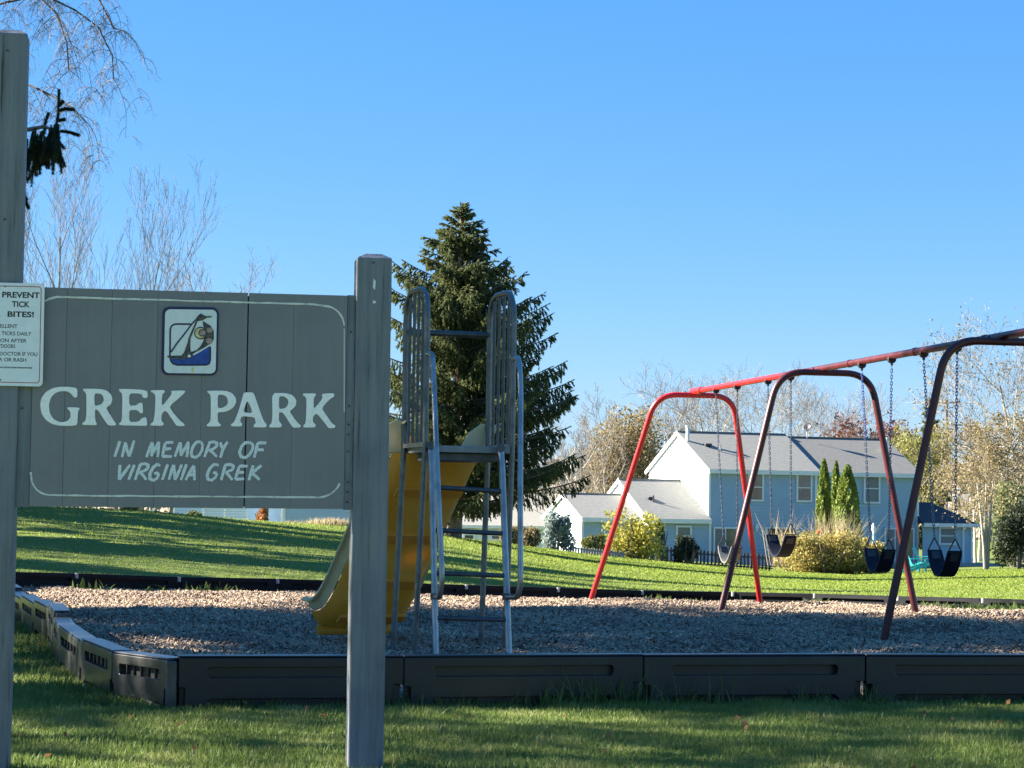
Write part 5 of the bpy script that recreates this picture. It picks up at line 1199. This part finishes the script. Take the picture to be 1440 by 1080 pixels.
tag(MB().tube([at(1340, 628, 209), at(1480, 628.5, 190), at(1700, 628, 165)], .035, 5).build("overhead_cable", M['wire'], None), "thin pale overhead cable running right from the utility pole", "cable")

# ================================================================== TREES
# hero spruce
def rf(t): return float(np.interp(t, [0, .05, .10, .2, .3, .42, .55, .7, .85, 1.0], [.10, .42, .80, 1.5, 2.3, 3.2, 3.9, 4.4, 4.5, 4.4]))
HS = 11.75
sp_main = spruce(5, HS, rf, 1.1, per=30, nl=.11, nw=.022, whorl=.27, gap=.13, thick=.056, nb=8, droop=1.3)
p = at(641, 757, 80); place_spruce(sp_main, "tall green spruce with drooping branches standing on the lawn behind the slide", p.x, 80, 1.0, .6)
# shade spruces outside the frame on the left (the same kind of tree)
sp_side = spruce(9, 12.0, lambda t: rf(t) * .95, 1.0, per=16, nl=.16, nw=.035, whorl=.30, gap=.06, thick=.07)
sp_airy = spruce(23, 12.0, lambda t: rf(t) * .9, 1.0, per=12, nl=.16, nw=.035, whorl=.52, gap=.45, thick=.07, nb=5)
sp_high = spruce(19, 12.0, lambda t: rf(t) * .95, 6.4, per=16, nl=.16, nw=.035, whorl=.30, gap=.06, thick=.07)
SHADE = [(-14.0, 13.9, 11.0, 2, "lowest"), (-16.5, 17.0, 13.5, 2, "second"), (-18.0, 19.4, 14.5, 2, "fourth"), (-16.0, 20.3, 12.0, 2, "fifth"), (-20.0, 22.9, 16.5, 1, "tall high crowned"),
         (-16.5, 44.4, 11.2, 2, "lawn"), (-20.0, 54.0, 13.2, 0, "far lawn"), (-16.0, 33.5, 6.8, 0, "short"), (-19.5, 64.0, 8.6, 0, "slope"), (-18.5, 39.0, 8.2, 2, "slender"), (-18.0, 49.5, 10.0, 2, "middle"), (-14.5, 40.0, 9.4, 0, "small"), (-19.5, 59.0, 9.6, 0, "upper slope")]
for i, (x, y, h_, hi, wd_) in enumerate(SHADE):
    place_spruce((sp_side, sp_high, sp_airy)[hi], "shading spruce left of the view, %s one of the row" % wd_, x, y, h_ / 12.0, i * 1.3, 'needles_dark', group="spruces left of the view")
# near spruce bough reaching into the frame at the upper left
c = Vector((-7.6, 21.0, g1(-7.6, 21))); nb = empty("spruce_tree", c, "dark spruce whose drooping bough shows beside the left sign post", "tree")
MB().tube([c - Vector((0, 0, .2)), c + Vector((0, 0, 6)), c + Vector((0, 0, 11))], [.17, .12, .03], 8).build("trunk", M['bark_red'], nb, smooth=True)
segs = []; wood = MB(); dN = 21.0
bough = [Vector((c.x, 21, 5.0)), at(-60, 200, dN), at(20, 186, dN), at(62, 178, dN), at(84, 186, dN)]
wood.tube(bough, [.05, .035, .025, .018, .01], 6)
rr = random.Random(12)
for path in ([(78, 184), (82, 160), (83, 127)], [(82, 156), (92, 153), (103, 154)], [(82, 150), (88, 143)], [(84, 184), (98, 186), (110, 190)], [(80, 170), (90, 168)], [(62, 178), (68, 160)]):
    for k in range(len(path) - 1):
        a_ = at(*path[k], dN); b_ = at(*path[k + 1], dN); segs.append((*a_, *b_, .024)); segs.append((*a_, *b_, .024))
for k in range(150):
    t = rr.uniform(-40, 84); y0 = 178 + max(0, 70 - t) * .20 + rr.uniform(-4, 26); L_ = rr.uniform(20, 62) * (1.0 if t < 50 else .8); dn = dN + rr.uniform(-.35, .35)
    x1 = t + rr.uniform(-8, 6); segs.append((*at(t, y0, dn), *at(x1, y0 + L_, dn), .030))
    segs.append((*at(t, y0 + L_ * .3, dn), *at(t + rr.uniform(-10, 10), y0 + L_ * .8, dn), .028))
for (x0, y0, x1, y1) in ((34, 275, 40, 292), (30, 262, 37, 280), (28, 250, 33, 270)): segs.append((*at(x0, y0, dN), *at(x1, y1, dN), .03)); segs.append((*at(x0 - 20, y0 - 20, dN), *at(x1, y1, dN), .03))
V, F = needle_cloud(segs, 420, .026, .005, 5); link("needles", np_mesh(V, F, origin=tuple(c)), M['needles_near'], nb, c); wood.build("branches", M['bark'], nb)
for k in range(5):   # rest of its crown, left of the frame
    zc = 4.0 + k * 1.5
    segs2 = []
V, F = needle_cloud([(c.x + math.cos(a) * r0, c.y + math.sin(a) * r0, zz, c.x + math.cos(a) * (r0 + .45), c.y + math.sin(a) * (r0 + .45), zz - .3, .08)
      for a, r0, zz in [(rr.uniform(0, 6.28), rr.uniform(.1, 1) * 2.3 * (11.3 - zz_) / 8, zz_) for zz_ in [rr.uniform(3.2, 11.2) for _ in range(1500)]]], 16, .16, .03, 6)
link("needles", np_mesh(V, F, origin=tuple(c)), M['needles_dark'], nb, c)

# weeping birch twigs, top left (trunk outside the frame)
c = Vector((-9.5, 30.0, g1(-9.5, 30))); bi = empty("birch_tree", c, "weeping birch with thin hanging bare twigs in the top left corner", "tree")
MB().tube([c, c + Vector((.2, 0, 5)), c + Vector((.6, 0, 9)), c + Vector((1.2, 0, 12))], [.2, .15, .10, .05], 8).build("trunk", M['bark_pale'], bi, smooth=True)
dB = 30.0; wood = MB(); tw = MB(); rr = random.Random(77)
def hang(p, L, r, lvl=0, dr=1.0, hx=0.0):
    pts = [p]; d = Vector((hx + rr.uniform(-.5, .5), rr.uniform(-.5, .5), rr.uniform(-.2, .3))).normalized()
    n = 6
    for i in range(n):
        d = (d + Vector((rr.uniform(-.15, .15), rr.uniform(-.15, .15), -.42 * dr))).normalized(); pts.append(pts[-1] + d * L / n)
    tw.tube(pts, [r * (1 - .6 * i / n) for i in range(n + 1)], 3, False)
    if lvl < 2:
        for k in range(6 if lvl == 0 else 4): i = rr.randint(1, n); hang(pts[i], L * rr.uniform(.25, .55), r * .65, lvl + 1, dr, rr.choice((-.5, .5)))
limbs = [[(-120, 90), (-20, 10), (60, -8), (105, 14), (138, 38), (158, 78), (160, 112)], [(-120, 60), (-30, -20), (30, -30), (80, 20), (94, 60), (97, 100)],
         [(-120, 180), (-40, 120), (20, 110), (60, 128), (100, 150), (122, 172)], [(-100, 40), (0, -40), (90, -30), (140, 0), (160, 40)]]
for lb in limbs:
    P = [at(x, y, dB + rr.uniform(-.4, .4)) for x, y in lb]; wood.tube(P, [.022 - .0028 * i for i in range(len(P))], 5, False)
    for k in range(19):
        t = rr.uniform(.3, .999) * (len(P) - 1); i = int(t); q = P[i].lerp(P[i + 1], t - i); hang(q, rr.uniform(.35, 1.0), .0052)
    hang(P[-1], .7, .007)
wood.build("branches", M['twig_dark'], bi); tw.build("twigs", M['twig'], bi, fix=False)

# background bare trees (left)
KA = dict(H=12.0, counts=(11, 7, 5, 4), twig=.013, spread=.50, up=.55, lfac=.50)
bare_tree('a', "pale bare tree farthest left above the sign, beside the post", 62, 262, 88, 1, 'twig', 'bark_pale', seed=1) if False else None
def BTREE(key, kw, label, px, ytop, d, rot, twigm='twig', barkm='bark_pale', **k): return bare_tree(key, label, px, ytop, d, kw['seed'], twigm, barkm, rot=rot, **{kk: v for kk, v in k.items()}, **{kk: v for kk, v in kw.items() if kk != 'seed'})
KA = dict(H=12.0, counts=(11, 7, 5, 3), twig=.0068, spread=.50, up=.60, lfac=.55, fork=.12, trunk_r=.09)
ka = dict(seed=1, **KA); kb = dict(seed=2, H=12.0, counts=(12, 7, 5, 4), twig=.013, spread=.62, up=.45, lfac=.52, fork=.18)
kc = dict(seed=3, H=12.0, counts=(9, 7, 6, 4), twig=.011, spread=.75, up=.30, lfac=.62, fork=.22)
BTREE('a2', dict(ka, seed=7), "bare tree above the sign close to the left post", 52, 262, 90, .4, wscale=.85, twigm='twig_grey', barkm='bark')
BTREE('a',  ka, "tall bare tree above the sign, second from the left", 120, 228, 95, 1.4, wscale=.85, twigm='twig_grey', barkm='bark')
BTREE('a2', dict(ka, seed=7), "bare tree above the sign, rightmost of the tall ones", 178, 262, 92, 3.1, wscale=.8, twigm='twig_grey', barkm='bark')
BTREE('a', ka, "small faint bare tree above the sign's centre", 240, 368, 112, 4.4, wscale=1.3, twigm='twig_grey', barkm='bark')
# behind the house
BTREE('c', kc, "broad bare tree rising behind the house roof left part", 1010, 536, 165, .3, wscale=1.0)
BTREE('c', kc, "broad bare tree rising behind the centre of the house roof", 1085, 540, 175, 2.0, wscale=1.1)
BTREE('c', kc, "bare tree rising behind the satellite dish", 1150, 558, 170, 3.6, wscale=1.0)
BTREE('b', kb, "small bare tree between the big spruce and the tan tree", 812, 590, 140, 1.0, wscale=1.1)
BTREE('b', kb, "thin bare tree just behind the tan tree", 925, 555, 160, 5.0, wscale=1.0)
BTREE('c', kc, "bare tree behind the garage roof at the spruce's right edge", 780, 640, 150, 2.6, wscale=1.2)
BTREE('b', kb, "bare tree behind the tan tree's left side", 868, 568, 160, 2.4, wscale=1.0)
BTREE('b', kb, "bare twigs standing before the rounded tan tree", 862, 592, 143, 1.9, twigm='twig', wscale=1.0)
bush("tan_tree", "rounded tan brown autumn tree behind the garage roof", "tree", 880, 146, 768, 140, 214, 22000, .19, 'leaf_tan', 57, 40, depth=4.5, trunkm='twig')
# right side
BTREE('c', kc, "red leaved tree top showing over the roof's right end", 1250, 606, 165, .5, leaves=('leaf_red', 3800, .24), wscale=1.0)
BTREE('c', kc, "yellow green tree right of the house roof", 1283, 618, 155, 2.5, leaves=('leaf_ygreen', 4200, .22), wscale=.8)
BTREE('c', kc, "large pale bare tree at the right edge, tallest", 1440, 478, 150, .9, twigm='twig_pale', leaves=('leaf_tan', 2500, .16), wscale=.95)
BTREE('c', kc, "pale bare tree behind the annex at right", 1378, 600, 152, 4.1, twigm='twig_pale', leaves=('leaf_tan', 4500, .16), wscale=1.1)
BTREE('b', kb, "tan bare tree between the annex and the dark shrub", 1418, 590, 142, 3.3, twigm='twig_pale', leaves=('leaf_tan', 4000, .15), wscale=1.2)
BTREE('c', kc, "low spreading bare tree just right of the annex", 1372, 655, 146, 5.5, twigm='twig_pale', leaves=('leaf_tan', 4000, .14), wscale=1.1)
sp_far = spruce(15, 12.0, lambda t: rf(t) * .55, 1.5, per=14, nl=.22, nw=.05, whorl=.45, gap=.3, thick=.09)
p = at(1306, 800, 160); place_spruce(sp_far, "thin olive conifer rising behind the annex beside the utility pole", p.x, 160, (at(1306, 562, 160).z - g1(p.x, 160)) / 12.0, .4, 'needles')
# birch stem on the right lawn
c = at(1387, 803, 119); bt = empty("birch_tree", c, "slim white stemmed birch clump beside the annex corner", "tree")
for k, (dx, tx) in enumerate(((-3, -8), (3, 6), (0, 0))):
    MB().tube([at(1387 + dx * .5, 803, 119), at(1387 + dx, 770, 119), at(1387 + tx, 720, 119), at(1387 + tx * 1.6, 680, 119)], [.10, .085, .06, .03], 7).build("trunk", M['bark_pale'], bt, smooth=True)
rs = np.random.RandomState(5); P = rs.normal(0, 1, (900, 3)) * np.array([1.0, 1.0, .6]) + np.array([0, 0, 3.6]); V, F = leaf_np(P, .13, 7); link("leaves", np_mesh(V, F), M['leaf_tan'], bt, c)
# small pale flowering tree before the annex roof
c = at(1340, 770, 122); P = rs.normal(0, 1, (900, 3)) * np.array([.9, .6, .35]); 
# off-frame dapple trees
for i, (x, y, h_, wd_) in enumerate(((-14, 30.5, 6.0, "nearest"), (-20, 38.5, 8.5, "second"), (-19, 50, 8.2, "third"), (-22, 63, 9.0, "farthest"), (-10.5, 10.9, 7.0, "roadside"))):
    bare_tree('c', "bare tree left of the view, %s of the row" % wd_, 0, 0, y, 3, 'twig', 'bark', x=x, height=h_, rot=i * 1.1, group="bare trees left of the view", leaves=('leaf_tan', 1500, .16) , **{k: v for k, v in kc.items() if k != 'seed'})
# far wood behind everything
def far_wood():
    rs = np.random.RandomState(90); n = 26000; a = rs.uniform(-.45, .45, n); d = rs.uniform(230, 330, n); x = a * d; top_ = 7 + 3.0 * np.sin(a * 37) + 1.6 * np.sin(a * 91 + 1)
    z = rs.uniform(0, 1, n) ** .7 * top_ - 3; V, F = leaf_np(np.stack([x, d, z], -1), .9, 91); link("far_wood", np_mesh(V, F), M['twig'], kind='stuff')
far_wood()
# weeds on the mulch by the far border and fallen leaves
sp = []; rs = np.random.RandomState(44)
for px in list(rs.uniform(1290, 1440, 60)) + list(rs.uniform(900, 990, 14)) + list(rs.uniform(1120, 1165, 8)) + [212, 268, 272, 276, 300, 309, 135]:
    b = np.interp(px, [p[0] for p in FB], [p[2] for p in FB]); a = at(px, 850, b); yy = yback(a.x) - rs.uniform(.15, 1.0) * (1.8 if px > 1280 else .4); sp.append((a.x * yy / a.y, yy, rs.uniform(.8, 1.5)))
V, F = tufts(sp, 45, .04, .14, .02, .05, 26, .10, .8); link("weed_patch", np_mesh(V, F), M['weed'], kind='stuff')
rs = np.random.RandomState(46); n = 240; yl = rs.uniform(9, 30, n); xl = rs.uniform(-.23, .23, n) * yl; P = np.stack([xl, yl, gz(xl, yl) + .035], -1); V, F = leaf_np(P, .032, 47, .7); V[:, 2] = np.maximum(V[:, 2], np.repeat(P[:, 2], 4) - .015)
link("fallen_leaves", np_mesh(V, F), M['dryleaf'], kind='stuff')
